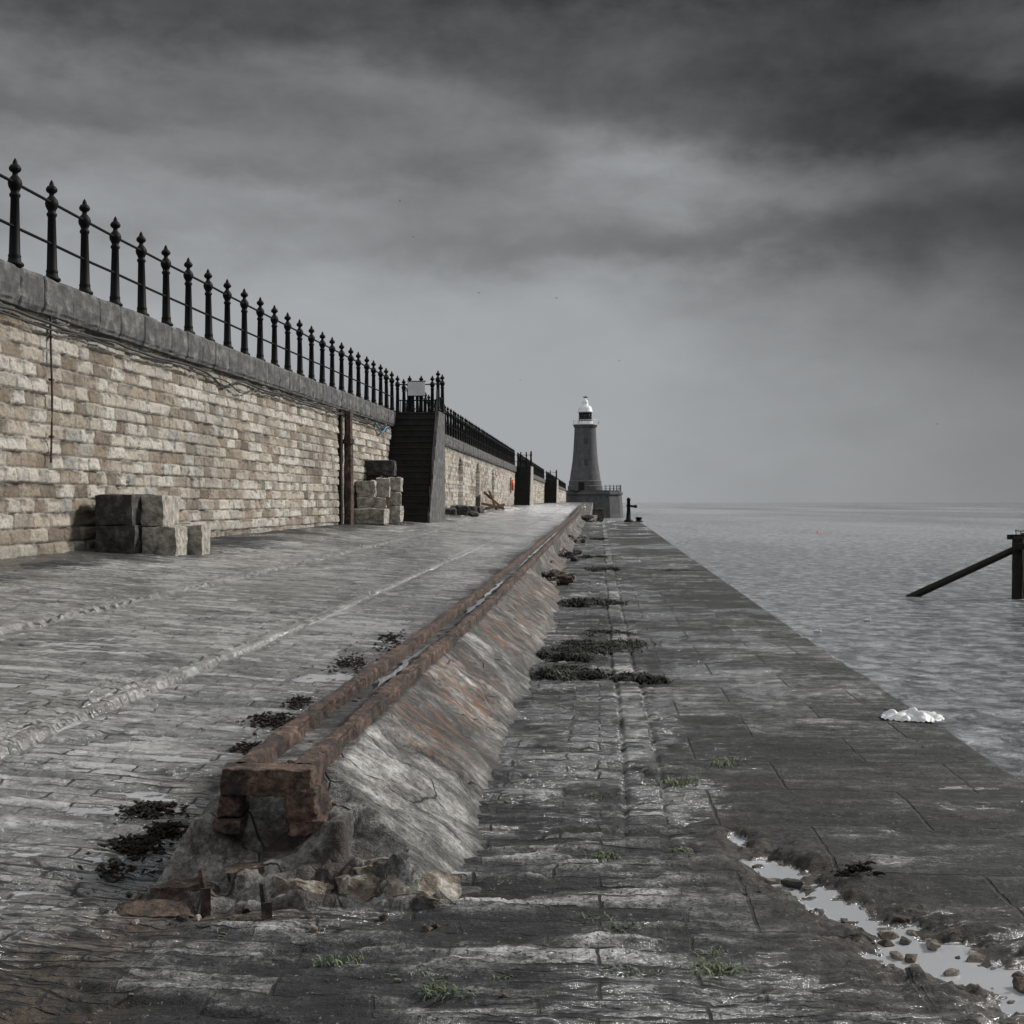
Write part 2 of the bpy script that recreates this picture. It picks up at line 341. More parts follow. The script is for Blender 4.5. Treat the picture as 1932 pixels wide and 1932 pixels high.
def deck_h(U,V):
    fade=1-.6*ss(20,50,V)
    big=ss(.33,.36,U+.04*(fbm(V*.8,V*0+2,3,8)-.5))*ss(3.3,3.9,V+.6*U)
    rag=fbm(U*3.2,V*13+U*.3,6,21);rag2=fbm(U*20,V*40,3,22)
    med=fbm(U*1.2,V*1.6,4,23);pat=fbm(U*2.6,V*6,5,26)
    te=terr(rag,9);te2=terr(fbm(U*5,V*13,5,28),6)
    lft=ss(-1.4,-2.2,U)
    rk_=(1-.72*big)*(1-.5*lft)
    h=(med-.5)*.030*(1-.6*big)+(te-.5)*.034*rk_*fade+(rag2-.5)*.011*fade*(1-.2*big)+(te2-.5)*.022*(1-.45*big)*(1-.3*lft)*fade
    pit=ss(.60,.64,pat);h=h-.012*pit*fade*(1-.6*big)
    dirt=np.zeros_like(U);line=np.zeros_like(U)
    for ur,wd in((-2.70,.042),(-4.60,.055)):
        brk=.45+.55*ss(.28,.42,fbm(V*1.1,V*0+ur,3,36))
        dd=np.abs(U-ur+.05*(fbm(V*1.2,V*0,5,31)-.5));k=(1-ss(wd*.8,wd,dd))*brk
        h=h*(1-.4*k)+(.020 if ur>-3 else .03)*k*(.3+1.3*terr(fbm(V*5,U*16,4,33),5));h=h-.024*ss(wd,wd*1.3,dd)*(1-ss(wd*1.5,wd*2.6,dd))
        line=np.maximum(line,k*(1 if ur>-3 else 1.25))
        dirt=np.maximum(dirt,(1-ss(wd,wd*4.5,dd))*(.6+.4*fbm(V*1.4,U*3,3,34)))
        if ur>-3:
            near=(1-ss(.05,.3,np.abs(U-ur+.16)))*ss(5.7,6.3,V)*(1-ss(7.6,9.5,V));h=h+near*.07*(terr(fbm(U*14,V*9,4,35),5)-.35);dirt=np.maximum(dirt,near*.7);line=np.maximum(line,near*.6)
    dk=np.abs(U-.18-.05*(fbm(V*.5,V*0,2,41)-.5));kb=(1-ss(.060,.068,dk))*ss(4.5,5.5,V)*ss(.3,.45,fbm(V*.9,V*0+3,3,42))
    h=h*(1-.5*kb)+.006*kb-.012*(ss(.065,.075,dk)*(1-ss(.078,.10,dk)))*ss(4.5,5.5,V)
    dirt=np.maximum(dirt,(1-ss(.1,.45,np.abs(U+1.45)))*.8*ss(.3,.6,fbm(U*4,V*3,3,43)))
    dirt=np.maximum(dirt,(1-ss(.2,.5,np.abs(U+1.05)))*(1-ss(3.95,4.2,V))*ss(3.65,3.85,V)*.8)
    dirt=np.maximum(dirt,.22*ss(.52,.7,fbm(U*1.6,V*1.2,4,46))*ss(0,.6,U)*(1-ss(5.0,6.5,V)))
    h=h-.03*ss(1.815,1.86,U+.03*(fbm(V*2.5,V*0+5,3,44)-.5))*fade
    wet=.16+.60*ss(.40,.66,fbm(U*.9,V*.7,5,51))*(.45+.55*ss(-1.0,-2.0,U))
    wet=wet+.50*lft*ss(1.0,3.0,U-uw(V))
    wet=np.clip(wet,0,.86)
    tone=.48+.30*kb+.42*line+.46*lft*ss(.3,2.0,U-uw(V))-.10*ss(.4,.9,U)+((te-.5)*1.3+(te2-.5)*.7)*(1-.3*big)*(1-.3*lft)-.3*pit*(1-.3*big)  # left road lightened as painted wet sheen, raised stone tops as painted highlights
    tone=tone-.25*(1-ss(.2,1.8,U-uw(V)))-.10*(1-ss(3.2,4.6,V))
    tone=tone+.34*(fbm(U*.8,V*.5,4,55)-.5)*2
    nearp=np.zeros_like(U)
    for(pu,pv,ru,rv,st) in PUD:
        d2=((U-pu)/ru)**2+((V-pv)/rv)**2
        mk=np.exp(-d2*.9)*st;nearp=np.maximum(nearp,np.exp(-d2*.20))
        h=h-.050*mk
    h=h+nearp*(.105*(terr(fbm(U*11,V*11,5,57),7)-.5)+.03*(fbm(U*26,V*26,3,58)-.5));dirt=np.maximum(dirt,nearp*.7);tone=tone-.22*nearp
    for(pu,pv,ru,rv,st) in PUD:
        d2=((U-pu)/ru)**2+((V-pv)/rv)**2
        lev=-.028
        inside=(d2<6)&(h<=lev)
        wet=np.where(inside,1.0,wet);h=np.where(inside,lev,h);dirt=np.where(inside,0,dirt)
    for(pu,pv,ru,rv) in SH:
        d2=((U-pu)/ru)**2+((V-pv)/rv)**2;e=np.exp(-d2*1.2)
        h=h*(1-.6*e)-.001*e
        lev=-.004-.03*ss(.35,1,d2)
        inside=(d2<1)&(h<lev)
        wet=np.where(inside,.932+.012*ss(.5,0,d2),wet);h=np.where(inside,lev,h);dirt=np.where(inside,.35,dirt)
    aux=np.stack([fbm(U*1.3,V*1.3,5,101),fbm(U*2.9,V*2.9,5,102),rag],-1)
    return h,tone,wet,dirt,big,aux
vr=[-8,-4,-1,1.2,2.2,2.6]
v=2.7
while v<62:
    vr.append(v);v+=.0105*(v/3)**1.3
vr.append(62.0)
V1=np.array(vr)
uR=np.concatenate([np.arange(-3.2,1.86,.012),[1.86]])
def deckmesh(V1,uR,fr):
    UL=uw(V1)-.12
    Ucols=np.concatenate([UL[:,None]*(1-fr)[None,:-1]+(-3.2)*fr[None,:-1],np.repeat(uR[None,:],len(V1),0)],1)
    VV=np.repeat(V1[:,None],Ucols.shape[1],1)
    h,tn,wt,di,bg_,ax=deck_h(Ucols,VV)
    return np.stack([Ucols+bend(VV),VV,gz(Ucols,VV)+h],-1),np.stack([tn,wt,di,bg_],-1),ax
P,A,AX=deckmesh(V1,uR,np.linspace(0,1,190))
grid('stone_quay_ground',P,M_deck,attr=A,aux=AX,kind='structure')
v2=[62.0]
while v2[-1]<330:v2.append(v2[-1]+max(.35,.004*v2[-1]))
P2,A2,AX2=deckmesh(np.array(v2),np.arange(-3.2,-.45,.05),np.linspace(0,1,50))
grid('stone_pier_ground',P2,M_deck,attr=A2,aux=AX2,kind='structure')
def sidewall(pts):
    pts=np.array(pts);zz=np.arange(0,1.0001,1/14.)
    G=np.zeros((len(pts),len(zz),3));AT=np.zeros((len(pts),len(zz),3))
    for i,(x,y,z) in enumerate(pts):
        for j,t in enumerate(zz):
            G[i,j]=(x,y,z*(1-t)+(SEA-1)*t);AT[i,j]=(h2(i//3,j//2,3),1-.5*(j%2==0),.6+.35*t)
    return G,AT
pq=[(1.86+bend(v),v,gz(1.86,v)-.03) for v in np.linspace(-8,62,160)]
G,AT=sidewall(pq);o=grid('quay_side_wall',G,M_wall,attr=AT,origin=True);o["label"]='dark damp stone quay side dropping into the sea';o["category"]='quay wall'
pe=[(u+bend(62.),62.0,gz(u,62.)-.0) for u in np.linspace(1.86,-.5,12)]+[(-.5+bend(v),v,gz(-.5,v)) for v in np.linspace(62.6,330,180)]
G,AT=sidewall(pe);o=grid('pier_side_wall',G,M_wall,attr=AT,origin=True);o["label"]='dark damp stone pier side beyond the quay end';o["category"]='quay wall'
# ------------------------------------------------------------------ parapet wall
def wall(va,vb,step,zstep,label,niches=[]):
    vs=[va]
    while vs[-1]<vb:vs.append(min(vb,vs[-1]+step*max(1,vs[-1]/25.)))
    vs=np.array(vs);zt=COPE-.54
    zs=np.arange(0,1.0001,zstep/3.9)
    Vg,Tg=np.meshgrid(vs,zs,indexing='ij')
    z0=gz(uw(Vg),Vg)-.12;Zg=z0+(zt+.02-z0)*Tg
    ch=.208
    zw=Zg+.008*(fbm(Vg*1.5,Zg*.7,3,61)-.5);r=np.floor(zw/ch);frr=zw/ch-r
    wd=.46*(.75+.6*h2(r,4,6));c0=(Vg+h2(r,8,6)*.5+.10*(fbm(Vg*.8,r*3.3,1,67)-.5))/wd;c=np.floor(c0);fc=c0-c
    e=np.minimum(np.minimum(fc,1-fc)*wd,np.minimum(frr,1-frr)*ch)+.011*(fbm(Vg*16,Zg*16,2,62)-.5)
    g=ss(.002,.014,e);g2=ss(0,.04,e);blk=h2(r,c,9)
    fd=1-.4*ss(40,80,Vg)
    out=(.030*g+.016*g2+(blk-.5)*.040*g+(terr(fbm(Vg*4+blk*9,Zg*7,5,63),7)-.5)*.060*g+.02*(fbm(Vg*18,Zg*18,3,69)-.5)*g)*fd
    out+=.018*g*(.5-frr)*2*(h2(r,c,12)-.25)+.034*g*(.5-fc)*2*(h2(r,c,13)-.5)
    low=1-ss(.0,.4,Zg-gz(uw(Vg),Vg));stain_shade=.75*ss(.50,.78,fbm(Vg*.35,Zg*.9,5,64))*.55
    stain_shade=np.maximum(stain_shade,low*.6*fbm(Vg*2,Zg*4,3,65))
    stain_shade=np.maximum(stain_shade,.8*ss(.30,0,zt-Zg)*(.5+.5*fbm(Vg*3,Zg*2,3,66)))  # darker band just under the coping
    stain_shade=np.maximum(stain_shade,.38*ss(.70,.95,h2(r,c,14))*g)
    stain_shade=np.maximum(stain_shade,.70*ss(.44,.60,fbm(Vg*4,Zg*3,4,68))*ss(.64,.88,frr+.25*(fbm(Vg*9,Zg*5,3,60)-.5))*g)  # shading painted along the upper edge of blocks
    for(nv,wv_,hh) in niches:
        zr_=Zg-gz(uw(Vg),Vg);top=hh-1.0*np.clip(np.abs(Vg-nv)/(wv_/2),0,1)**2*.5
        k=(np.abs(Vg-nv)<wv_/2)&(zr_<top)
        out=np.where(k,-.7,out);stain_shade=np.where(k,.97,stain_shade)  # recess faces painted near black to stand in for their shade
    if va>40:stain_shade=np.clip(stain_shade+.12,0,1)
    U=uw(Vg)+out
    P=np.stack([U+bend(Vg),Vg,Zg],-1)
    A=np.stack([.20+.62*blk+.25*(fbm(Vg*.5,Zg*.8,3,59)-.5),g,np.clip(stain_shade,0,1)],-1)
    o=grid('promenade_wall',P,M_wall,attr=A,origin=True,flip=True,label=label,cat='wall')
    V=[];F=[];v=va
    rnd=random.Random(int(va))
    while v<vb-.05:
        ln=min(rnd.uniform(.6,1.05)*(1 if v<120 else 2.5),vb-v)
        dz=rnd.uniform(-.006,.006);du=rnd.uniform(-.012,.012)
        gp=.008
        sec=[(.02,0),(.10,.02),(.115,.06),(.135,.09),(.14,.15),(.145,.25),(.14,.37),(.138,.49),(.115,.54),(-.55,.54)]
        ms=[v+gp,v+gp+.02]+[v+ln*q for q in(.2,.35,.5,.65,.8)]+[v+ln-gp-.02,v+ln-gp]
        b0=len(V);K=len(sec)
        for mi,mv in enumerate(ms):
            for si,(su,sz) in enumerate(sec):
                en=.016 if mi in(0,len(ms)-1) else 0
                a=.022*(mn.noise(Vector((mv*3.5,si*1.3,va)))) if 0<si<K-1 else 0
                uu=float(uw(mv))+su+du-(en if 0<si<K-1 else 0)+a
                V.append((uu+float(bend(mv)),mv,COPE-.54+sz+dz*(1 if sz>.1 else 0)-(en*.5 if si==K-2 else 0)+a*.4))
        for i in range(len(ms)-1):
            for j in range(K-1):F.append((b0+i*K+j,b0+(i+1)*K+j,b0+(i+1)*K+j+1,b0+i*K+j+1))
        F.append(tuple(b0+j for j in range(K)));F.append(tuple(b0+(len(ms)-1)*K+j for j in range(K))[::-1])
        v+=ln
    obj('coping',V,F,M_cope,parent=o)
    vs=np.linspace(va,vb,30)
    sec=[(-.03,COPE-.55),(-.50,COPE-.06),(-5.2,COPE-.06),(-5.2,COPE+.1),(-5.9,COPE+.1),(-6.2,SEA-1)]
    G=np.array([[(float(uw(a))+s[0]+float(bend(a)),a,s[1]) for s in sec] for a in vs])
    grid('walkway_and_outer_face',G,M_cope,smooth=False,flip=True,parent=o)
    return o
wall(9,46.5,.019,.018,'tall rough stone block wall with dark coping beside the road')
wall(46.5,117,.08,.05,'stone block wall with dark arched recesses beyond the steps',[(57,2.0,2.6),(69,2.2,2.7),(79,2.2,2.7),(91,2.2,2.6)])
wall(117,186,.25,.1,'plain stretch of stone wall between two stairways')
wall(186,329,.6,.2,'last stretch of stone wall leading to the lighthouse')
# ------------------------------------------------------------------ railings
PROF=[(.120,0),(.122,.03),(.088,.06),(.080,.11),(.086,.13),(.074,.16),(.056,.90),(.072,.925),(.072,.95),(.052,.975),(.064,1.01),(.086,1.05),(.094,1.095),(.084,1.14),(.054,1.18),(.036,1.20),(.036,1.235),(.062,1.25),(.080,1.275),(.080,1.30),(.058,1.335),(.034,1.35),(.034,1.365),(.022,1.40),(.004,1.43)]
def postmesh(n,prof):
    V=[];F=[];lathev(prof,(0,0,0),n,V,F)
    me=bpy.data.meshes.new('post');me.from_pydata(V,[],F);me.materials.append(M_iron);me.polygons.foreach_set('use_smooth',[True]*len(F));return me
PM=postmesh(16,PROF);PML=postmesh(8,PROF[::2]+[PROF[-1]])
def railing(pts,label,me,rails=(1.10,.52),r=.022,group=None):
    root=empty('railing',pts[0],label=label,cat='railing')
    if group:root["group"]=group
    for i,p_ in enumerate(pts[:100]):
        o=bpy.data.objects.new('post',me);COL.objects.link(o);o.parent=root;o.location=Vector(p_)-Vector(pts[0])
        o.rotation_euler=(random.uniform(-.012,.012),random.uniform(-.012,.012),random.uniform(0,1))
    for h in rails:
        V=[];F=[];tubev([(a[0],a[1],a[2]+h+ (random.uniform(-.006,.006))) for a in pts],r,8,V,F)
        obj('rail',V,F,M_iron,smooth=True,parent=root)
    return root
def wpt(v,off=.0):
    off+=float(np.interp(v,[16,18,21,24],[.05,.05,.02,0]));return (float(uw(v)+off+bend(v)),float(v),COPE)
s=1.19
railing([wpt(17.6+s*i) for i in range(-4,25)],'black cast iron railing with ball finials on the wall coping',PM,group='railings along the promenade wall')
railing([wpt(49.0+s*i) for i in range(57)],'long black iron railing on the wall beyond the steps',PML,group='railings along the promenade wall')
railing([wpt(121+s*1.5*i) for i in range(36)],'black iron railing on the wall between two stairways',PML,group='railings along the promenade wall')
railing([wpt(193+s*2.5*i) for i in range(45)],'black iron railing on the wall by the lighthouse',PML,group='railings along the promenade wall')
# ------------------------------------------------------------------ stairs
def stair(va,vtop,vend,wid,nst,label):
    u0=float(uw(va));zb=float(gz(u0,va));rise=(COPE-zb)/nst;run=(vtop-va)/nst
    X0=lambda v:float(uw(v)+.02+bend(v));root=empty('stone_staircase',(X0(va)+wid/2,va,zb),label=label,cat='staircase')
    V=[];F=[]
    for i in range(nst):
        v0=va+i*run;z1=zb+(i+1)*rise
        xa=X0(v0)-.1;xb=X0(v0)+wid
        boxv(((xa+xb)/2,(v0+vtop)/2+.0,zb-.2 if i==0 else z1-rise),(xb-xa,vtop-v0,(z1-zb+.2) if i==0 else rise-.0),0,V,F)
        boxv(((xa+xb)/2,v0-.01,z1-.045),(xb-xa-.004,.05,.047),0,V,F)
    obj('steps',V,F,M_stair,parent=root)
    V=[];F=[];xa=X0(vtop)-.1;xb=X0(vtop)+wid
    boxv(((xa+xb)/2,(vtop+vend)/2+.001,zb-.2),(xb-xa,vend-vtop,COPE-zb+.2-.002),0,V,F)
    boxv(((xa+xb)/2+.03,(vtop+vend)/2+.03,COPE-.2),(xb-xa+.02,vend-vtop+.04,.215),0,V,F)
    obj('landing',V,F,M_stair if va<60 else M_cope,parent=root)
    sw_=.07;pr=[(va-.1,zb-.2),(va-.1,zb+.12),(vtop,COPE+.05),(vend,COPE+.05),(vend,zb-.2)]
    V=[];F=[]
    for side in(0,1):
        for(a,z) in pr:V.append((X0(a)+wid+.003+side*sw_,a,z))
    n=len(pr);F.append(tuple(range(n)));F.append(tuple(range(n,2*n))[::-1])
    for k in range(n):F.append((k,n+k,n+(k+1)%n,(k+1)%n))
    obj('string_wall',V,F,M_cope if va<60 else M_block,parent=root)
    return X0,zb,root
X0,zb,rt=stair(43.9,46.3,48.1,1.52,18,'dark stone steps climbing to the promenade beside stacked blocks')
hp=[];va,vt=43.9,46.2
for k in range(4):
    v=va+(vt-va)*k/3;hp.append((X0(v)+1.56,v,zb+(COPE-zb)*(v-43.8)/2.5+.06))
V=[];F=[]
for q in hp:tubev([q,(q[0],q[1],q[2]+.9)],.02,8,V,F)
for h in(.9,.45):tubev([(q[0],q[1],q[2]+h) for q in hp],.024,8,V,F)
o=obj('stair_handrail',V,F,M_iron,smooth=True,label='black iron handrail sloping up beside the stone steps',cat='handrail')
zl=COPE+.02
lp=[(X0(46.5)+1.53,46.5,zl+.04),(X0(47.9)+1.53,47.9,zl+.04),(X0(47.95)+1.15,47.95,zl),(X0(47.95)+.74,47.95,zl),(X0(47.95)+.33,47.95,zl),(X0(47.95)-.1,47.95,zl)]
lr=railing(lp,'black iron railing guarding the stair landing',PM)
V=[];F=[]
for a,c in((0,1),(1,2),(2,3),(3,4),(4,5)):
    A_,C_=Vector(lp[a]),Vector(lp[c]);nn=max(2,int((C_-A_).length/.16))
    for k in range(nn):
        q=A_.lerp(C_,(k+.5)/nn);tubev([q,q+Vector((0,0,.5))],.016,6,V,F)
obj('spindles',V,F,M_iron,parent=lr)
bx_=X0(47.5)+.64
V=[];F=[];boxv((bx_,47.5,COPE+.68),(.62,.05,.50),0,V,F);r0=empty('notice_board',(bx_,47.5,COPE),label='blank pale grey notice board mounted on the landing railing',cat='sign')
obj('panel',V,F,simple('pale_grey_board',(.45,.45,.45),(.6,.6,.6),3,.6,.1,.002),parent=r0)
V=[];F=[]
for dx in(-.2,.2):boxv((bx_+dx,47.55,COPE),(.05,.05,1.12),0,V,F)
for dz in (.655,1.185):boxv((bx_,47.5,COPE+dz),(.68,.07,.025),0,V,F)
obj('frame',V,F,M_iron,parent=r0)
X2,zb2,_=stair(114.8,117,120.5,1.35,16,'dark stone steps built against the wall near the lifebuoy')
railing([(X2(117)-.2,119.5,COPE),(X2(117)+.5,119.5,COPE),(X2(117)+1.0,119.5,COPE),(X2(117)+1.4,119.5,COPE),(X2(117)+1.4,117.2,COPE)],'small iron railing around a stair landing',PML)
X3,zb3,_=stair(183.5,186,192,1.7,16,'dark stone steps toward the lighthouse end of the wall')
railing([(X3(186)-.2,189,COPE),(X3(186)+.9,189,COPE),(X3(186)+1.7,189,COPE),(X3(186)+1.7,186.5,COPE)],'small iron railing on the last stair landing',PML)
# ------------------------------------------------------------------ stone blocks
def blockmesh(sx,sy,sz,seed,rough=.018,cuts=7,bev=.03):
    bm=bmesh.new();bmesh.ops.create_cube(bm,size=1)
    bmesh.ops.subdivide_edges(bm,edges=bm.edges[:],cuts=cuts,use_grid_fill=True)
    for v in bm.verts:
        c=Vector((v.co.x*sx,v.co.y*sy,v.co.z*sz));q=c.copy()
        for i,s_ in enumerate((sx,sy,sz)):
            lim=s_/2-bev
            q[i]=max(-lim,min(lim,c[i]))
        d=c-q
        if d.length>0:c=q+d.normalized()*min(d.length,bev)
        n=mn.noise_vector(c*4+Vector((seed,seed*2.3,0)))*rough+mn.noise_vector(c*14+Vector((seed,3,0)))*rough*.5
        v.co=c+n+Vector((0,0,sz/2))
    me=bpy.data.meshes.new('stone_block');bm.to_mesh(me);bm.free()
    return me
def shardmesh(sx,sy,sz,seed,npts=22):
    """angular broken stone: convex hull of scattered points, subdivided with a little roughness"""
    rr=random.Random(seed);bm=bmesh.new()
    for k in range(npts):
        d=Vector((rr.gauss(0,1),rr.gauss(0,1),rr.gauss(0,1)));m_=max(abs(d.x),abs(d.y),abs(d.z));d/=m_
        d*=rr.uniform(.82,1)
        bm.verts.new((d.x*sx/2,d.y*sy/2,d.z*sz/2+sz/2))
    r=bmesh.ops.convex_hull(bm,input=bm.verts[:]);bmesh.ops.delete(bm,geom=[g for g in r['geom_interior'] if isinstance(g,bmesh.types.BMVert)],context='VERTS')
    if sx>.06:
        bmesh.ops.subdivide_edges(bm,edges=bm.edges[:],cuts=6,use_grid_fill=True)
        for v in bm.verts:v.co+=mn.noise_vector(v.co*24+Vector((seed,0,0)))*sz*.10+mn.noise_vector(v.co*75)*sz*.06
    me=bpy.data.meshes.new('stone');bm.to_mesh(me);bm.free();return me
cnt=0
def block(x,y,z,sx,sy,sz,rz,mat,label,name='stone_block',cat='stone block',group=None,**k):
    global cnt;cnt+=1
    me=blockmesh(sx,sy,sz,cnt*3.7,**k);me.materials.append(mat)
    o=bpy.data.objects.new(name,me);COL.objects.link(o);o.location=(x,y,z);o.rotation_euler=(0,0,rz)
    finish(o,name,None,label=label,cat=cat,group=group);return o
rz=-.066
gl=float(gz(-6.9,20));kw=dict(rough=.022,bev=.014,cuts=14)
block(-5.88,20.35,gl-.04,.60,1.15,.47,rz,M_blockd,'dark squared stone block under another at the wall foot',group='loose stone blocks by the wall',**kw)  # dark stone colour paints the shaded front faces of the stack
block(-5.90,20.3,gl+.435,.58,1.05,.45,rz-.03,M_blockd,'dark squared stone block stacked on top',group='loose stone blocks by the wall',**kw)
block(-5.30,20.3,gl-.09,.52,.70,.49,rz,M_block,'pale squared stone block in the stack',group='loose stone blocks by the wall',**kw)  # pale stone colour paints the lit side of the lower course
block(-5.03,20.85,gl-.09,.44,.50,.50,rz+.03,M_block,'smaller pale stone block beside the stack',group='loose stone blocks by the wall',**kw)
block(-5.42,20.45,gl+.41,.34,.80,.46,rz,M_block,'pale narrow stone block on the stack',group='loose stone blocks by the wall',**kw)  # pale stone colour paints the lit side of the upper course
def pile(px1,px2,y1,y2,d,dep,mat,label):
    k=d/2500.;x1=(px1-966)*k;x2=(px2-966)*k;zt=1.2+(947-y1)*k;zb_=1.2+(947-y2)*k
    block((x1+x2)/2,d+dep/2,zb_,x2-x1,dep,zt-zb_,random.uniform(-.12,.12),mat,label,group='stacked stone blocks beside the steps',rough=.035,bev=.016,cuts=10)
pile(660,728,960,990,38.8,.7,M_block,'pale squared stone block on the ground by the steps')
pile(672,726,939,961,39.2,.7,M_block,'pale stone block in the second course of the stack')
pile(672,708,907,938.5,39.4,.6,M_block,'squarish brown stone block on the stack')
pile(709,734,902,938,39.9,.5,M_block,'narrow brown stone block on the stack')
pile(729,756,955,986,40.2,.8,M_block,'pale stone block standing against the steps')
pile(727,754,928,954.5,40.3,.8,M_block,'pale stone block set on another by the steps')
pile(731,756,901,927,40.4,.8,M_block,'upper pale stone block against the steps')
pile(664,745,868,898,41.0,.4,M_blockd,'long dark stone slab topping the stack')
pile(664,740,898,955,41.05,.4,M_blockd,'dark stone blocks behind the pale ones')
for(px,d,w_,h_) in((845,60,.75,.36),(866,61,.8,.45),(884,62,.7,.42),(900,68,.6,.35),(893,58,.45,.22)):
    x=(px-966)*d/2500.;block(x,d,float(gz(-6.3,d))-.03,w_,.6,h_,random.uniform(-.5,.5),M_blockd,'dark rounded boulder lying at the wall foot',name='boulder',cat='boulder',group='boulders at the wall foot',rough=.05,bev=.10,cuts=5)
zg=float(gz(-5.5,80))
root=empty('leaning_boards',(-1.2,80,zg),label='broken brown wooden boards propped at the wall foot',cat='boards')
for i,(xa,za,xb,zb_,wd) in enumerate(((-1.75,1.05,-.55,.02,1.1),(-1.45,1.15,-1.0,.0,.5),(-1.85,.35,-.45,.05,.8),(-1.6,.05,-.4,.28,.4))):
    V=[];F=[]
    dx=xb-xa;dz=zb_-za;L_=math.hypot(dx,dz);nx,nz=-dz/L_*.14,dx/L_*.14
    y0_=80+[0,-.35,-.9,-1.4][i]
    for y in(y0_,y0_+wd):
        V+=[(xa,y,zg+za),(xb,y,zg+zb_),(xb+nx,y,zg+zb_+nz),(xa+nx,y,zg+za+nz)]
    F=[(0,1,2,3),(7,6,5,4),(0,4,5,1),(1,5,6,2),(2,6,7,3),(3,7,4,0)]
    obj('board',V,F,M_plank,parent=root)
def torus(R_,r_,n,m_):
    V=[];F=[]
    for i in range(n):
        a=2*math.pi*i/n
        for j in range(m_):
            b_=2*math.pi*j/m_;V.append((r_*math.sin(b_),(R_+r_*math.cos(b_))*math.cos(a),(R_+r_*math.cos(b_))*math.sin(a)))
    for i in range(n):
        for j in range(m_):F.append((i*m_+j,((i+1)%n)*m_+j,((i+1)%n)*m_+(j+1)%m_,i*m_+(j+1)%m_))
    return V,F
vb_=110.;xl=float(uw(vb_)+bend(vb_))+.22
root=empty('lifebuoy',(xl,vb_,2.0),label='orange lifebuoy with backboard mounted on the wall',cat='lifebuoy')
V,F=torus(.38,.09,28,10);V=[(x+xl,y+vb_,z+2.6) for x,y,z in V];obj('ring',V,F,M_orange,smooth=True,parent=root)
V=[];F=[];boxv((xl-.12,vb_,1.95),(.05,1.0,1.3),0,V,F);obj('backboard',V,F,M_orange,parent=root)
vp=37.6;zg=float(gz(-7,vp));xp=float(uw(vp)+bend(vp))+.25;root=empty('rusty_upright',(xp,vp,zg),label='tall rusty iron upright fixed against the stone wall',cat='post')
def rough_col(name,x,y,z0,z1,sx,sy,mat,parent,amp=.015,seed=0):
    n=40;V=[];F=[]
    for i in range(n+1):
        z=z0+(z1-z0)*i/n
        for k in range(12):
            a=2*math.pi*k/12;c,s_=math.cos(a),math.sin(a);q=(abs(c)**4+abs(s_)**4)**-.25
            rr=1+amp/.1*mn.noise(Vector((c*1.5+seed,s_*1.5,z*1.8)))
            V.append((x+c*q*sx/2*rr,y+s_*q*sy/2*rr,z))
    for i in range(n):
        for k in range(12):F.append((i*12+k,i*12+(k+1)%12,(i+1)*12+(k+1)%12,(i+1)*12+k))
    F.append(tuple(range(12))[::-1]);F.append(tuple(n*12+k for k in range(12)))
    return obj(name,V,F,mat,parent=parent)
rough_col('shaft',xp,vp,zg-.1,zg+2.5,.26,.26,M_rust,root)
rough_col('head',xp,vp,zg+2.45,COPE-.55,.22,.2,M_rust,root,seed=4)
rough_col('bracket',xp-.02,vp,zg+2.3,zg+2.42,.36,.36,M_rust,root,seed=7)
rough_col('alcove_shade_strip',xp-.22,vp-.25,zg-.1,COPE-.56,.16,.2,M_wood,root,seed=2)  # dark strip added to paint the shade of the wall alcove
vq=18.6;xq=float(uw(vq)+bend(vq))+.11
V=[];F=[];tubev([(xq+.01*math.sin(z*3),vq,z) for z in np.linspace(1.75,COPE-.5,12)],.016,8,V,F)
for z in(2.1,2.9,3.5):boxv((xq,vq,z),(.06,.07,.03),0,V,F)
obj('wall_conduit',V,F,M_rust,label='thin rusty conduit running down the block wall',cat='pipe')
for kk,(dz,rr) in enumerate(((.0,.022),(.07,.014))):
    V=[];F=[];pts=[]
    for v in np.arange(9.5,45,.25):
        sag=.05*abs(math.sin(v*.9+kk))+(.16*math.exp(-((v-26.5-kk)/.7)**2))+.02*mn.noise(Vector((v,kk,0)))
        pts.append((float(uw(v)+bend(v))+.11+.03*kk,v,COPE-.60-dz-sag))
    tubev(pts,rr,6,V,F);obj('slack_cable',V,F,M_cable,smooth=True,label='black cable drooping under the wall coping',cat='cable',group='cables under the coping')
V=[];F=[];pts=[(float(uw(v)+bend(v))+.14,v,COPE-.62-.25*math.exp(-((v-43.2)/.6)**2)) for v in np.arange(42.2,44.6,.15)];tubev(pts,.03,6,V,F)
obj('hose',V,F,M_blue,smooth=True,label='short blue hose hanging under the coping',cat='hose')
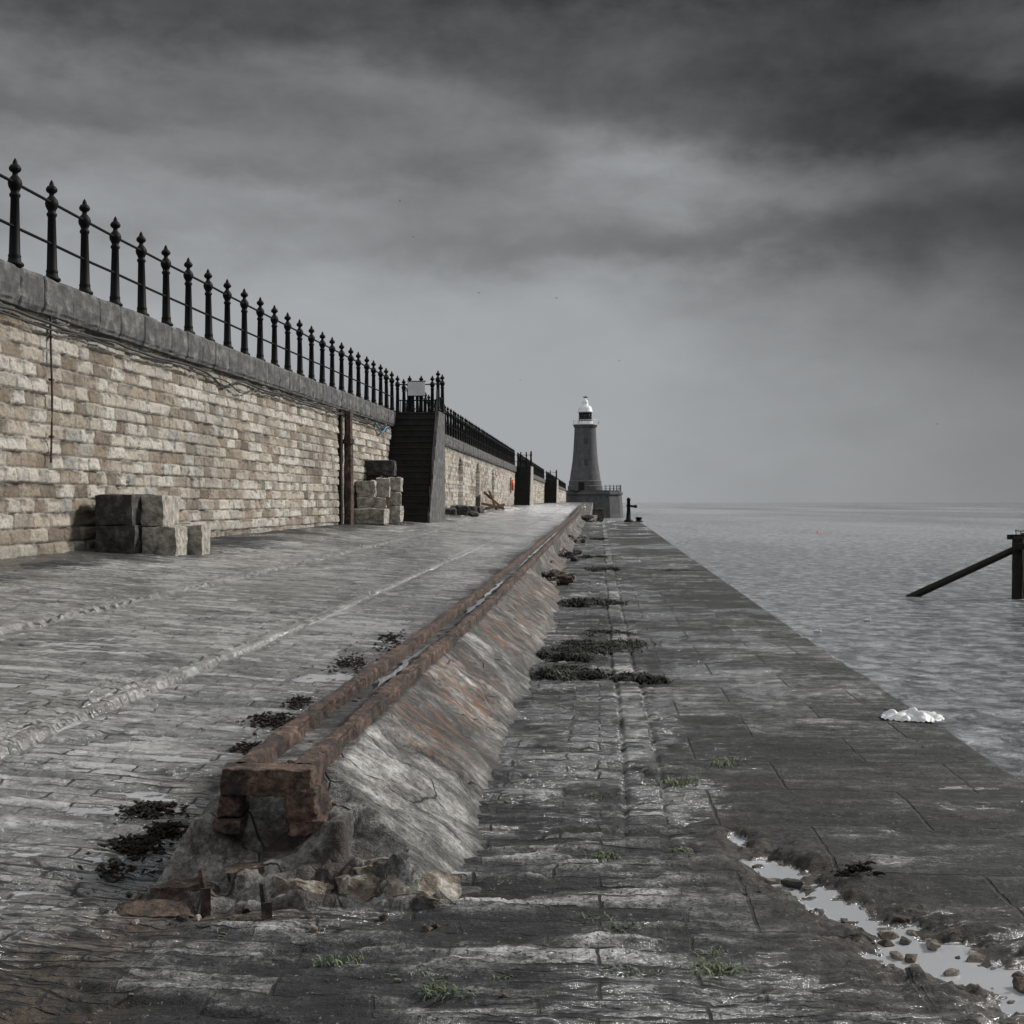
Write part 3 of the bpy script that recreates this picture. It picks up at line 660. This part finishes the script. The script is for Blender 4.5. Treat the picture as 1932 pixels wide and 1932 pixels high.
# ------------------------------------------------------------------ concrete plinth (hump) and rails
UC=-1.043
def plinth():
    vs=[3.66];
    while vs[-1]<62:vs.append(vs[-1]+.0115*(vs[-1]/4)**1.25)
    vs=np.array(vs);ssn=np.linspace(-.46,.72,128)
    Vg,S=np.meshgrid(vs,ssn,indexing='ij')
    wob=.12*(fbm(Vg*1.9,Vg*0,5,71)-.5)*ss(-.1,.6,S)
    Sx=S-wob
    nar=1-.35*ss(14,24,Vg)
    hr=.312*np.clip(1-(np.clip((Sx-.150)/(.45*nar),0,1))**1.0,0,1)
    hl=.312*ss(-.36,-.14,Sx)**.9
    H=np.where(Sx>0,hr,hl)
    lump=fbm(S*2.2+Vg*.6,Vg*3.2-S*2,5,72);fine=fbm(S*18,Vg*18,4,73)
    H=H+((lump-.5)*.060+(terr(fbm(S*5+Vg*.5,Vg*4-S*2,5,75),6)-.5)*.050+(fine-.5)*.020)*ss(0,.09,H)*ss(.10,.20,np.abs(Sx))
    H=H+(fbm(S*.7,Vg*1.6,3,77)-.5)*.05*ss(.15,.35,Sx)*ss(0.,.08,H)
    crk=np.zeros_like(H)
    for jv in(5.3,6.9,9.6,12.6,15.4,22,25,31,36,43,50):
        q=(1-ss(.0,.03,np.abs(Vg-jv-.35*(S-.2)+.16*(fbm(S*6,S*0+jv,4,79)-.5))))*ss(.14,.2,Sx);crk=np.maximum(crk,q)
    H=H-.03*crk
    gap=np.zeros_like(H)
    for a,c,sd in((17.6,20.2,1),(25.0,28.6,2),(34,38,3),(46,50,4)):
        n=1.3*(fbm(S*5,Vg*1.5,4,80+sd)-.5)
        gap=np.maximum(gap,ss(a-.1,a+.06,Vg+n)*(1-ss(c-.06,c+.1,Vg+n)))
    rub=ss(16,24,Vg)*ss(.16,.24,Sx)
    H=H*(1-gap*.85*ss(.12,.2,Sx))
    H=H*(1-rub*.55*ss(.40,.55,fbm(S*3,Vg*.8,4,84)))+rub*.06*(terr(fbm(S*6,Vg*2.5,4,94),5)-.4)*ss(.02,.08,H)
    n=.30*(fbm(S*6,Vg*4,5,85)-.5)
    f1=ss(3.86,3.89,Vg+n*.6);fm=ss(3.98,4.01,Vg+n*.9);f2=ss(4.06,4.10,Vg+n*.9+.10*np.exp(-((S-.42)/.13)**2))
    lo=.035+.045*(fbm(S*9,Vg*9,4,86)-.3);md=.08+.06*(terr(fbm(S*7,Vg*7,4,88),4)-.3)
    Hc=np.minimum(H,.205+.6*np.maximum(0,Vg-4.24)+.05*(terr(fbm(S*10,Vg*10,4,89),4)-.5))
    Hc=np.where(np.abs(S)<.26,Hc,np.minimum(H,.11+.7*np.maximum(0,Vg-4.12)+.09*(terr(fbm(S*8,Vg*8,4,95),4)-.4)))
    front=np.minimum(Hc,lo)*f1*(1-fm)+np.minimum(Hc,md)*fm*(1-f2)+Hc*f2
    cavk=np.exp(-((S-.02)/.14)**4)*(1-ss(4.16,4.24,Vg))*fm
    H=front-.10*cavk*f2+(.050*(terr(fbm(S*13,Vg*13,4,87),5)-.5)+.02*(fine-.5))*(1-f2)*f1
    side=(ss(-.37,-.32,S))*(1-ss(.66,.71,S))
    H=H*side-.02*(1-side)
    Hn=ss(.0,.1,H)
    Z=gz(S+UC,Vg)+H-.016*(1-Hn)
    P=np.stack([S+UC+bend(Vg),Vg,Z],-1)
    rust=ss(.12,.17,Sx)*(1-ss(.36,.62,Sx))*ss(.36,.54,fbm(Vg*1.5,Vg*0,3,90))
    rust=np.clip(rust+.35*ss(.1,.2,Sx)*ss(8,12,Vg)*ss(.42,.55,fbm(Vg*.9,S*2,2,93)),0,1)
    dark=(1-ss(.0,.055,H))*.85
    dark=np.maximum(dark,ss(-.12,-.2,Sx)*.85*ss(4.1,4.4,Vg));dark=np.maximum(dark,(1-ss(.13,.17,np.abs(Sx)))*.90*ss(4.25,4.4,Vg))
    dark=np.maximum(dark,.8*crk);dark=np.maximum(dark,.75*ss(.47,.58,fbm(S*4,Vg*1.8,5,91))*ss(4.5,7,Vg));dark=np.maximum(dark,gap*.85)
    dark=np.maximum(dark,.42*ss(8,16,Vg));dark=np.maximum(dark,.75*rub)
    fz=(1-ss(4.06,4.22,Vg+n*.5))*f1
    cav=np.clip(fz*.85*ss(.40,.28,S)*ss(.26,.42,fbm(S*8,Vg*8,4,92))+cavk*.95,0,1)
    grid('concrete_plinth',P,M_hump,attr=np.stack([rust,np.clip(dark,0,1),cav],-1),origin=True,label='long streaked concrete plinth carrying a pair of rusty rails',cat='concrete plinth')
plinth()
def rail(uc,label,v0,seed):
    vs=[v0]
    while vs[-1]<118:vs.append(vs[-1]+.013*(vs[-1]/4)**1.2)
    vs=np.array(vs)
    hw=.034
    sec=[(-hw,.0),(-hw-.001,.045),(-hw,.078),(-hw+.003,.087),(-hw+.010,.090),(-.012,.091),(.012,.091),(hw-.010,.090),(hw-.003,.087),(hw,.078),(hw+.001,.045),(hw,0)]
    S=np.array(sec);n=len(vs)
    P=np.zeros((n,len(sec),3));vv=vs[:,None]
    su=S[None,:,0];sz=S[None,:,1]
    seg=np.floor(vv/1.9+seed*.3);sfr=(vv/1.9+seed*.3)-seg
    jd=np.minimum(sfr,1-sfr)*1.9
    joint=1-ss(.0,.010,jd)
    uo=(h2(seg,1,seed)-.5)*.006;zo=(h2(seg,2,seed)-.5)*.004
    nz=(fbm(vv*5+0*su,su*45,5,seed)-.5)*.014+(fbm(vv*38+0*su,su*80,3,seed+1)-.5)*.009
    chip=ss(.55,.60,fbm(vv*5+0*su,su*20+4,4,seed+4))*ss(hw-.012,hw-.004,np.abs(su))*.015
    plate=(1-ss(.09,.10,jd))*.009
    sgn=np.sign(su)
    U=uc+uo+su+sgn*(plate+nz*.6-chip)+.02*(fbm(vv*.5,vv*0,2,5)-.5)
    Z=gz(UC,vv)+.276+zo+sz+(nz-chip)*(sz>.04)-.012*joint*(sz>.04)
    P[:,:,0]=U+bend(vv);P[:,:,1]=vv;P[:,:,2]=Z
    grid('steel_rail',P,M_rust,smooth=False,origin=True,flip=True,label=label,cat='rail',group='pair of rusty crane rails')
rail(UC+.102,'heavily rusted flaking rail on the concrete plinth',4.22,3)
rail(UC-.100,'heavily rusted rail lying parallel on the plinth',4.24,8)
xe=UC+float(bend(4.2))
root=empty('rail_end_beam',(xe,4.18,.2),label='rusty iron cross beam closing the end of the rails',cat='iron beam')
def rblock(name,x,y,z,sx,sy,sz,mat,parent,seed,rough=.006,bev=.005,cuts=20,rz=0):
    me=blockmesh(sx,sy,sz,seed,rough=rough,bev=bev,cuts=cuts);me.materials.append(mat)
    for v in me.vertices:v.co+=Vector(mn.noise_vector(Vector(v.co)*45+Vector((seed,0,0))))*.006
    o=bpy.data.objects.new(name,me);COL.objects.link(o);o.location=(x,y,z);o.rotation_euler=(0,0,rz);bpy.context.view_layer.update()
    return finish(o,name,None,parent=parent)
rblock('beam',xe,4.17,.283,.284,.10,.086,M_rust,root,2)
rblock('bracket',xe-.112,4.20,.205,.075,.14,.085,M_rust,root,5,rough=.022,bev=.012)
rblock('bracket',xe+.122,4.20,.19,.105,.16,.11,M_rust,root,6,rough=.022,bev=.012)
rblock('lower_flange',xe-.128,4.18,.175,.09,.13,.040,M_rust,root,8,rough=.016,bev=.008)
rblock('lower_flange',xe+.135,4.18,.160,.11,.14,.045,M_rust,root,9,rough=.016,bev=.008)
for(a,c,lb) in((6.2,8.0,'thin strip of rainwater lying between the rusty rails'),(10.0,14.5,'rainwater strip shining between the rails'),(17,34,'long rainwater strip shining between the rails')):
    vs=np.linspace(a,c,160);G=[]
    for x in vs:
        en=min(1,(x-a)/(.15*(c-a)),(c-x)/(.15*(c-a)));G.append([(UC+.004+float(bend(x))+q*en*(.046-.060*float(fbm(np.array(x*4.),np.array(2.+q),4,3))),x,float(gz(UC,x))+.334) for q in(-1,1)])
    o=grid('puddle',np.array(G),M_pud,flip=True,origin=True,label=lb,cat='puddle')
def rk(x,y,z,sx,sy,sz,rz,mat,label,name='broken_stone',group='rubble at the plinth end'):
    global cnt;cnt+=1
    me=shardmesh(sx,sy,sz,cnt);me.materials.append(mat)
    o=bpy.data.objects.new(name,me);COL.objects.link(o);o.location=(x,y,z);o.rotation_euler=(0,0,rz)
    return finish(o,name,None,label=label,cat='stone',group=group)
rk(-.98,3.98,-.05,.24,.16,.11,.1,M_mud,'angular stained broken stone at the plinth end')
rk(-.64,3.94,-.04,.20,.14,.12,-.2,M_rubble,'chipped pale stone lump by the iron stub')
rk(-.48,3.98,-.04,.17,.15,.12,.4,M_rubble,'small pale stone lump at the plinth end')
rk(-.30,4.01,-.06,.34,.22,.15,-.35,M_rubble,'broad pale broken slab at the plinth foot')
rk(-.44,4.08,.0,.24,.16,.12,.35,M_rubble,'pale tilted slab piece against the plinth end')
rk(-1.05,3.89,-.05,.24,.16,.08,.2,M_mud,'dark flat broken stone at the plinth foot')
rk(-.78,4.05,.02,.20,.12,.08,.3,M_mud,'rusty lump below the beam')
for k in range(44):   # debris lying in the groove between the rails
    v=4.4+9*random.random()**1.5;s_=random.uniform(.010,.026)
    rk(UC+float(bend(v))+random.uniform(-.045,.045),v,float(gz(UC,v))+.300,s_*1.5,s_,s_*.8,random.uniform(0,3),random.choice([M_mud,M_blockd,M_mud]),'small dark rust flake lying between the rails',group='rust flakes in the rail groove')
for i,(x,y,z) in enumerate(((-.90,3.84,.0),(-.715,3.80,-.03))):
    V=[];F=[];tubev([(x,y,z-.02),(x+.004,y+.01,z+.06),(x-.004,y,z+.135)],[.010,.012,.008],7,V,F);boxv((x+.01,y,z),(.028,.02,.08),.3,V,F)
    obj('iron_stub',V,F,M_rust,label='bent rusty iron stub sticking up from the rubble',cat='iron stub',group='iron stubs in the rubble')
for k in range(120):
    v=random.choice([random.uniform(3.66,4.02),random.uniform(3.66,4.02),random.uniform(17.7,20.3),random.uniform(60,61.6),random.uniform(25,28.5),random.uniform(34,38)]);
    u=UC+(random.uniform(-.42,.6) if v<5 else random.uniform(.2,.62));s_=random.uniform(.010,.035) if v<5 else random.uniform(.06,.18)
    if v>59:u=random.uniform(-.7,-.3);s_=random.uniform(.2,.4)
    rk(u+float(bend(v)),v,float(gz(u,v))-.005,s_*1.5,s_,s_*.8,random.uniform(0,3),random.choice([M_rubble,M_blockd,M_mud]),'small broken fragment of concrete',group='scattered concrete fragments')
for k in range(34):
    t=random.random();v=3.2+1.5*t;u=1.05-.5*t+random.uniform(-.14,.14);s_=random.uniform(.012,.045)
    rk(u+float(bend(v)),v,-.035,s_*1.6,s_,s_*.7,random.uniform(0,3),random.choice([M_mud,M_blockd,M_rubble]),'loose stone chip in the puddle channel',group='stone chips in the puddle channel')
block(3.98,61.3,float(gz(0,61.3))-.02,.45,.5,.62,.1,M_blockd,'dark upright stone block at the quay end',cat='stone block')
# ------------------------------------------------------------------ tufts, weed
def tuft(u,v,rad,hgt,n,mat,label,name='grass_tuft',group='grass tufts growing in the paving joints',wd=.004,ru=1.0,rv=1.0,cat='grass'):
    X_=u+float(bend(v));V=[];F=[];rr=random.Random(int(u*991+v*77));wide=ru!=1.3
    cl=[(rr.uniform(-.9,.9),rr.uniform(-.7,.7),rr.uniform(.08,.36)) for _ in range(11)] if wide else [(0,0,.8)]
    for k in range(n):
        c_=rr.choice(cl);q1=rr.gauss(0,c_[2]);q2=rr.gauss(0,c_[2]);bx=X_+(c_[0]+q1)*ru*rad*.6;by=v+(c_[1]+q2)*rv*rad*.6;a=rr.uniform(0,6.28)
        hk=math.exp(-(q1*q1+q2*q2)/(2*c_[2]**2)) if wide else 0
        b2=a+rr.uniform(-1,1);ln=hgt*rr.uniform(.4,1.25);lean=rr.uniform(.2,1.3) if not wide else rr.uniform(.6,1.6)
        z=float(gz(u,v))-.008+hk*hgt*.7*rr.random();w_=wd*rr.uniform(.6,1.4);px,py=-math.sin(b2)*w_,math.cos(b2)*w_
        b0=len(V);pts=[(0,0,0),(.3*lean,0,.5),(.75*lean,0,.85-.25*lean),(1.1*lean,0,1-.6*lean)]
        for i,(f,_,h) in enumerate(pts):
            k2=(1,.9,.6,.1)[i];cx=bx+math.cos(b2)*f*ln;cy=by+math.sin(b2)*f*ln
            V.append((cx-px*k2,cy-py*k2,z+h*ln));V.append((cx+px*k2,cy+py*k2,z+h*ln))
        for i in range(3):F.append((b0+2*i,b0+2*i+1,b0+2*i+3,b0+2*i+2))
    return obj(name,V,F,mat,label=label,cat=cat,group=group)
for(px,py,n,r_,h_) in((1142,1622,80,.045,.04),(832,1872,90,.045,.03),(1350,1835,120,.06,.035),(1120,1738,80,.05,.025),(1175,1752,60,.04,.025),(640,1815,50,.045,.03),(1280,1480,100,.07,.045),
    (1195,1782,60,.05,.022),(780,1838,50,.045,.022),(1170,1835,60,.06,.02),(1290,1605,40,.03,.025),(1365,1445,60,.05,.06),(410,1772,16,.02,.03),(1190,1810,30,.03,.02),(940,1845,25,.03,.015),(1120,1500,30,.06,.02),(1350,1800,40,.04,.02)):
    d=1.2*2500/(py-947);tuft((px-966)*d/2500-float(bend(d)),d,r_,h_,n,M_grass,'small green grass tuft growing between the paving stones',wd=.0022,ru=1.3)
for(px,py,n,rx,h_) in((1065,1272,3600,.40,.055),(1205,1282,2000,.26,.040),(1120,1222,4200,.56,.045),(1112,1142,2400,.48,.055),(1140,1082,1000,.42,.05),(1060,1245,1800,.30,.06),(1120,1060,600,.4,.05),(1270,1083,700,.55,.02),(1125,1028,500,.5,.06),(1150,1195,900,.35,.025)):
    d=1.2*2500/(py-947);tuft((px-966)*d/2500-float(bend(d)),d,1,h_,n,M_grassd,'spreading clump of withered dark grass and weed on the paving',name='weed_clump',group='weed clumps along the paving joint',wd=.006,ru=rx,rv=rx*1.2,cat='weeds')
def weed(px,py,n,rx,ry,label='dark heap of seaweed beside the plinth'):
    d0=1.2*2500/(py-947);X_=(px-966)*d0/2500;V=[];F=[];rr=random.Random(px)
    for k in range(n):
        q=rr.gauss(0,.42);q2=rr.gauss(0,.42);x=X_+q*rx;y=d0+q2*ry;e=math.exp(-(q*q+q2*q2)*2);z=float(gz(x-float(bend(y)),y))-.004+rr.uniform(.0,.035)*e
        a=rr.uniform(0,6.28);pts=[]
        for i in range(5):
            pts.append((x,y,z));a+=rr.uniform(-1.2,1.2);st=rr.uniform(.005,.014);x+=math.cos(a)*st;y+=math.sin(a)*st;z+=rr.uniform(-.006,.006)
        tubev(pts,[.002,.005,.006,.004,.002],4,V,F)
    obj('seaweed_heap',V,F,M_weed,label=label,cat='seaweed',group='seaweed heaps on the quay')
weed(520,1372,220,.20,.3);weed(285,1545,130,.12,.16);weed(255,1610,130,.12,.14);weed(560,1340,140,.10,.3);weed(660,1262,170,.16,.6);weed(470,1425,90,.1,.14);weed(310,1580,110,.08,.12);weed(215,1655,30,.12,.08);weed(740,1215,150,.16,.9)
weed(1625,1650,35,.07,.05,'dark seaweed strands beside the puddle')
for k in range(170):
    d=3.1+8*random.random()**1.8;u=random.uniform(-3.6,1.7);s_=random.uniform(.005,.016)
    if -1.45<u<-.4 and d>3.7:continue
    me=shardmesh(s_*1.5,s_,s_*.7,k,12);me.materials.append(random.choice([M_rubble,M_blockd,M_blockd]))
    o=bpy.data.objects.new('pebble',me);COL.objects.link(o);o.location=(u+float(bend(d)),d,float(gz(u,d))-.002);o.rotation_euler=(0,0,random.uniform(0,3))
    finish(o,'pebble',None,label='small loose stone chip lying on the paving',cat='pebble',group='loose stone chips on the paving')
n=34;G=np.zeros((n,n,3));cx,cy=2.22,7.35
for i in range(n):
    for j in range(n):
        a=(i/(n-1)-.5)*2;c=(j/(n-1)-.5)*2
        rad=1+.22*mn.noise(Vector((math.atan2(c,a)*1.3,2,0)))
        sh=math.sqrt(max(0,1-.5*c*c));shx=math.sqrt(max(0,1-.5*a*a))
        z=.008+.045*max(0,(1-a*a)*(1-c*c))**.5*(.5+mn.noise(Vector((a*2.6,c*2.1,3)))*1.1)+.016*mn.noise(Vector((a*6,c*7,1)))
        G[i,j]=(cx+a*.17*sh*rad,cy+c*.15*shx*rad+.05*mn.noise(Vector((a*2,0,2))),max(.0,z)-.004)
grid('plastic_sheet',G,M_bag,origin=True,flip=True,label='crumpled white plastic sheet lying near the quay edge',cat='plastic sheet')
# ------------------------------------------------------------------ mooring post, bollard
zq=float(gz(0,60.5));xd=(1186-966)*60.5/2500
root=empty('mooring_post',(xd,60.5,zq),label='black iron mooring post with cross arm at the quay end',cat='mooring post')
V=[];F=[];lathev([(.22,-.02),(.21,.06),(.12,.12),(.085,.5),(.075,.95),(.09,.97),(.09,1.05),(.04,1.1),(.005,1.12)],(xd,60.5,zq),14,V,F);obj('shaft',V,F,M_iron,smooth=True,parent=root)
V=[];F=[];tubev([(xd-.1,60.5,zq+.74),(xd+.34,60.5,zq+.70)],.05,8,V,F);lathev([(.07,-.06),(.08,0),(.05,.08)],(xd+.32,60.5,zq+.70),8,V,F);obj('arm',V,F,M_iron,smooth=True,parent=root)
xb=(1211-966)*61/2500.
V=[];F=[];lathev([(.2,-.02),(.2,.02),(.12,.05),(.12,.12),(.17,.15),(.15,.2),(.03,.22)],(xb-.12,61.2,zq),12,V,F);obj('bollard',V,F,M_iron,smooth=True,label='low dark iron bollard on the quay corner',cat='bollard')
# ------------------------------------------------------------------ timber dolphin in the sea
root=empty('timber_dolphin',(20.95,54.6,SEA),label='dark timber mooring dolphin with a slanting brace in the sea',cat='mooring dolphin')
rough_col('pile',20.85,54.6,SEA-.6,-.25,.42,.42,M_wood,root,seed=3)
rough_col('pile',21.5,55.3,SEA-.6,-.1,.42,.42,M_wood,root,seed=9)
rough_col('pile',21.4,54.0,SEA-.6,-.35,.42,.42,M_wood,root,seed=12)
V=[];F=[];tubev([(16.75,56.2,SEA-.12),(20.8,54.9,-.78)],[.16,.14],8,V,F);obj('brace',V,F,M_wood,parent=root)
V=[];F=[];boxv((21.1,54.3,-.75),(1.1,.2,.26),0,V,F);boxv((21.1,54.95,-.35),(1.2,.2,.2),.3,V,F);obj('cross_beam',V,F,M_wood,parent=root)
V=[];F=[]
for a in range(3):tubev([(20.75+.2*a,54.5,-.25),(20.72+.2*a,54.5,.05-.05*a),(20.85+.2*a,54.5,.0)],.03,6,V,F)
obj('iron_spike',V,F,M_iron,parent=root)
# ------------------------------------------------------------------ lighthouse
LX,LY=18.45,334.
def zr(y):return 1.2+(947-y)*334/2500.
m,b,p,g=newmat('lighthouse_coursed_stone')
sg=b.n('ShaderNodeSeparateXYZ');b.l(g,sg.inputs[0])
cz=b.m('FRACT',b.m('MULTIPLY',sg.outputs[2],1/.62));ln=b.mr(cz,.0,.14,1,0);ff=b.noise(g,1.2,5);gw=b.noise(b.map(g,(1,1,.15)),1.1,4)
c=b.ramp(b.m('ADD',b.m('MULTIPLY',ff,.5),b.m('MULTIPLY',gw,.5)),[(.35,(.05,.05,.053)),(.65,(.10,.098,.098))]);c=b.mix(b.m('MULTIPLY',ln,.6),c,(.03,.03,.032));b.l(c,p.inputs['Base Color']);p.inputs['Roughness'].default_value=.9  # stone colour lightened slightly to paint in distance haze
M_lh=m
root=empty('lighthouse',(LX,LY,zr(925)),label='grey stone lighthouse tower with white domed lantern at the pier end',cat='lighthouse')
V=[];F=[];prof=[(4.4,zr(925)),(4.4,zr(917)),(4.15,zr(916)),(4.1,zr(908)),(3.9,zr(906)),(3.75,zr(897)),(3.5,zr(885)),(3.22,zr(870)),(3.0,zr(850)),(2.85,zr(830)),(2.7,zr(808)),(2.85,zr(806.5)),(3.0,zr(804)),(3.05,zr(802))]
lathev(prof,(LX,LY,0),40,V,F);obj('tower',V,F,M_lh,smooth=False,parent=root)
V=[];F=[];lathev([(3.0,zr(801.8)),(3.15,zr(801.8)),(3.15,zr(800.5)),(2.0,zr(800.4)),(1.95,zr(795)),(0.1,zr(795))],(LX,LY,0),32,V,F)
for k in range(28):
    a=2*math.pi*k/28;q=Vector((LX+3.0*math.cos(a),LY+3.0*math.sin(a),zr(800.4)));tubev([q,q+Vector((0,0,.95))],.045,5,V,F)
for h in(.5,.95):tubev([(LX+3.0*math.cos(a),LY+3.0*math.sin(a),zr(800.4)+h) for a in np.linspace(0,2*math.pi,33)],.05,5,V,F)
boxv((LX+3.3,LY-.8,zr(800.5)),(.4,.3,.9),0,V,F)
obj('gallery',V,F,M_white,parent=root)
V=[];F=[];lathev([(1.45,zr(795)),(1.45,zr(778.5))],(LX,LY,0),20,V,F);obj('lantern_glass',V,F,M_glass,smooth=True,parent=root)
V=[];F=[];n=14;z1,z2=zr(795),zr(778)
for k in range(n):
    a=2*math.pi*k/n
    for s_ in(1,-1):
        tubev([(LX+1.6*math.cos(a+s_*t*.45),LY+1.6*math.sin(a+s_*t*.45),z1+(z2-z1)*t) for t in(0,.5,1)],.05,4,V,F)
for z in(z1,z2,(z1+z2)/2):tubev([(LX+1.62*math.cos(a),LY+1.62*math.sin(a),z) for a in np.linspace(0,2*math.pi,29)],.07,5,V,F)
obj('lantern_lattice',V,F,M_iron,parent=root)
V=[];F=[];lathev([(1.95,zr(778.4)),(2.0,zr(777)),(1.8,zr(775.5)),(1.75,zr(772)),(1.5,zr(768)),(1.0,zr(765)),(.75,zr(764)),(.8,zr(760)),(.6,zr(756)),(.2,zr(753.5)),(.1,zr(751))],(LX,LY,0),28,V,F);obj('dome',V,F,M_white,smooth=True,parent=root)
V=[];F=[];tubev([(LX,LY,zr(753)),(LX,LY,zr(746))],.06,5,V,F);boxv((LX+.05,LY,zr(750.5)),(1.1,.05,.28),0,V,F);obj('weather_vane',V,F,M_iron,parent=root)
def lwin(zc,w_,h_):
    V=[];F=[];r=3.15 if zc<zr(860) else 2.9;boxv((LX,LY-r-.02,zc-h_/2),(w_,.5,h_),0,V,F);obj('window',V,F,M_glass,parent=root)
lwin(zr(873),.8,1.5);lwin(zr(832),.5,.9)
V=[];F=[];boxv((LX-1.2,LY-4.2,zr(925)),(1.4,.6,2.0),0,V,F);obj('door',V,F,M_wood,parent=root)
V=[];F=[];HX=20.6;HY=336.;lathev([(8.0,SEA-1),(7.6,SEA+1),(7.25,zr(934)),(7.55,zr(933)),(7.55,zr(929)),(7.2,zr(928.6)),(7.2,zr(925.2))],(HX,HY,0),12,V,F)
boxv((HX-2.6,HY-4.6,zr(926)),(5.2,3.2,1.0),0,V,F)
o=obj('pier_head',V,F,M_lh,label='faceted stone pier head standing in the sea under the lighthouse',cat='pier head')
pts=[(HX+7.0*math.cos(a),HY+7.0*math.sin(a),zr(925.2)) for a in np.linspace(-1.2,1.2,14)]
railing(pts,'iron railing around the pier head',PML)
# ------------------------------------------------------------------ birds
def bird(x,y,z,s_,mat,label,ang):
    V=[];F=[];c,sn=math.cos(ang),math.sin(ang)
    lathev([(.01,-.5),(.07,-.3),(.1,0),(.07,.25),(.02,.4)],(0,0,0),8,V,F)
    V=[(a[2],a[0],a[1]) for a in V]
    b0=len(V);V+=[(.15,0,.03),(-.15,0,.03),(.12,.5,.22),(-.08,.5,.22),(-.12,1.0,.08),(.12,-.5,.22),(-.08,-.5,.22),(-.12,-1.0,.08)]
    F+=[(b0,b0+1,b0+3,b0+2),(b0+2,b0+3,b0+4),(b0+1,b0,b0+5,b0+6),(b0+6,b0+5,b0+7)]
    V=[(x+s_*(a*c-q*sn),y+s_*(a*sn+q*c),z+s_*w_) for a,q,w_ in V]
    obj('seagull',V,F,mat,label=label,cat='bird',group='seagulls flying over the sea')
for(px,py,d) in((904,553,190),(982,717,200),(1050,563,210),(1168,681,220),(1768,800,240),(780,448,230),(755,380,240)):
    bird((px-966)*d/2500,d,1.2+(947-py)*d/2500,.42,M_gulld,'small dark gull gliding against the clouds',random.uniform(0,3))
def floatgull(x,y):
    V=[];F=[];lathev([(.01,-.14),(.05,-.08),(.07,0),(.05,.07),(.02,.12)],(0,0,0),8,V,F);V=[(a[2],a[0],a[1]*.8+.03) for a in V]
    lathev([(.02,.03),(.03,.08),(.03,.11),(.01,.13)],(.08,0,0),8,V,F);V=[(x+a,y+c,SEA+z) for a,c,z in V]
    obj('floating_gull',V,F,M_gull,smooth=True,label='white gull resting on the water',cat='bird',group='gulls resting on the sea')
for px,py in((1543,1193),(1637,1172)):
    d=4*2500/(py-947);floatgull((px-966)*d/2500,d)
d=4*2500/(1005-947.);xo=(1543-966)*d/2500
V=[];F=[];lathev([(.02,-.1),(.14,-.05),(.16,.05),(.12,.15),(.03,.2),(.02,.36),(.01,.37)],(xo,d,SEA),12,V,F);obj('buoy',V,F,M_orange,smooth=True,label='small orange marker buoy floating on the sea',cat='buoy')
print('done',len(bpy.data.objects))
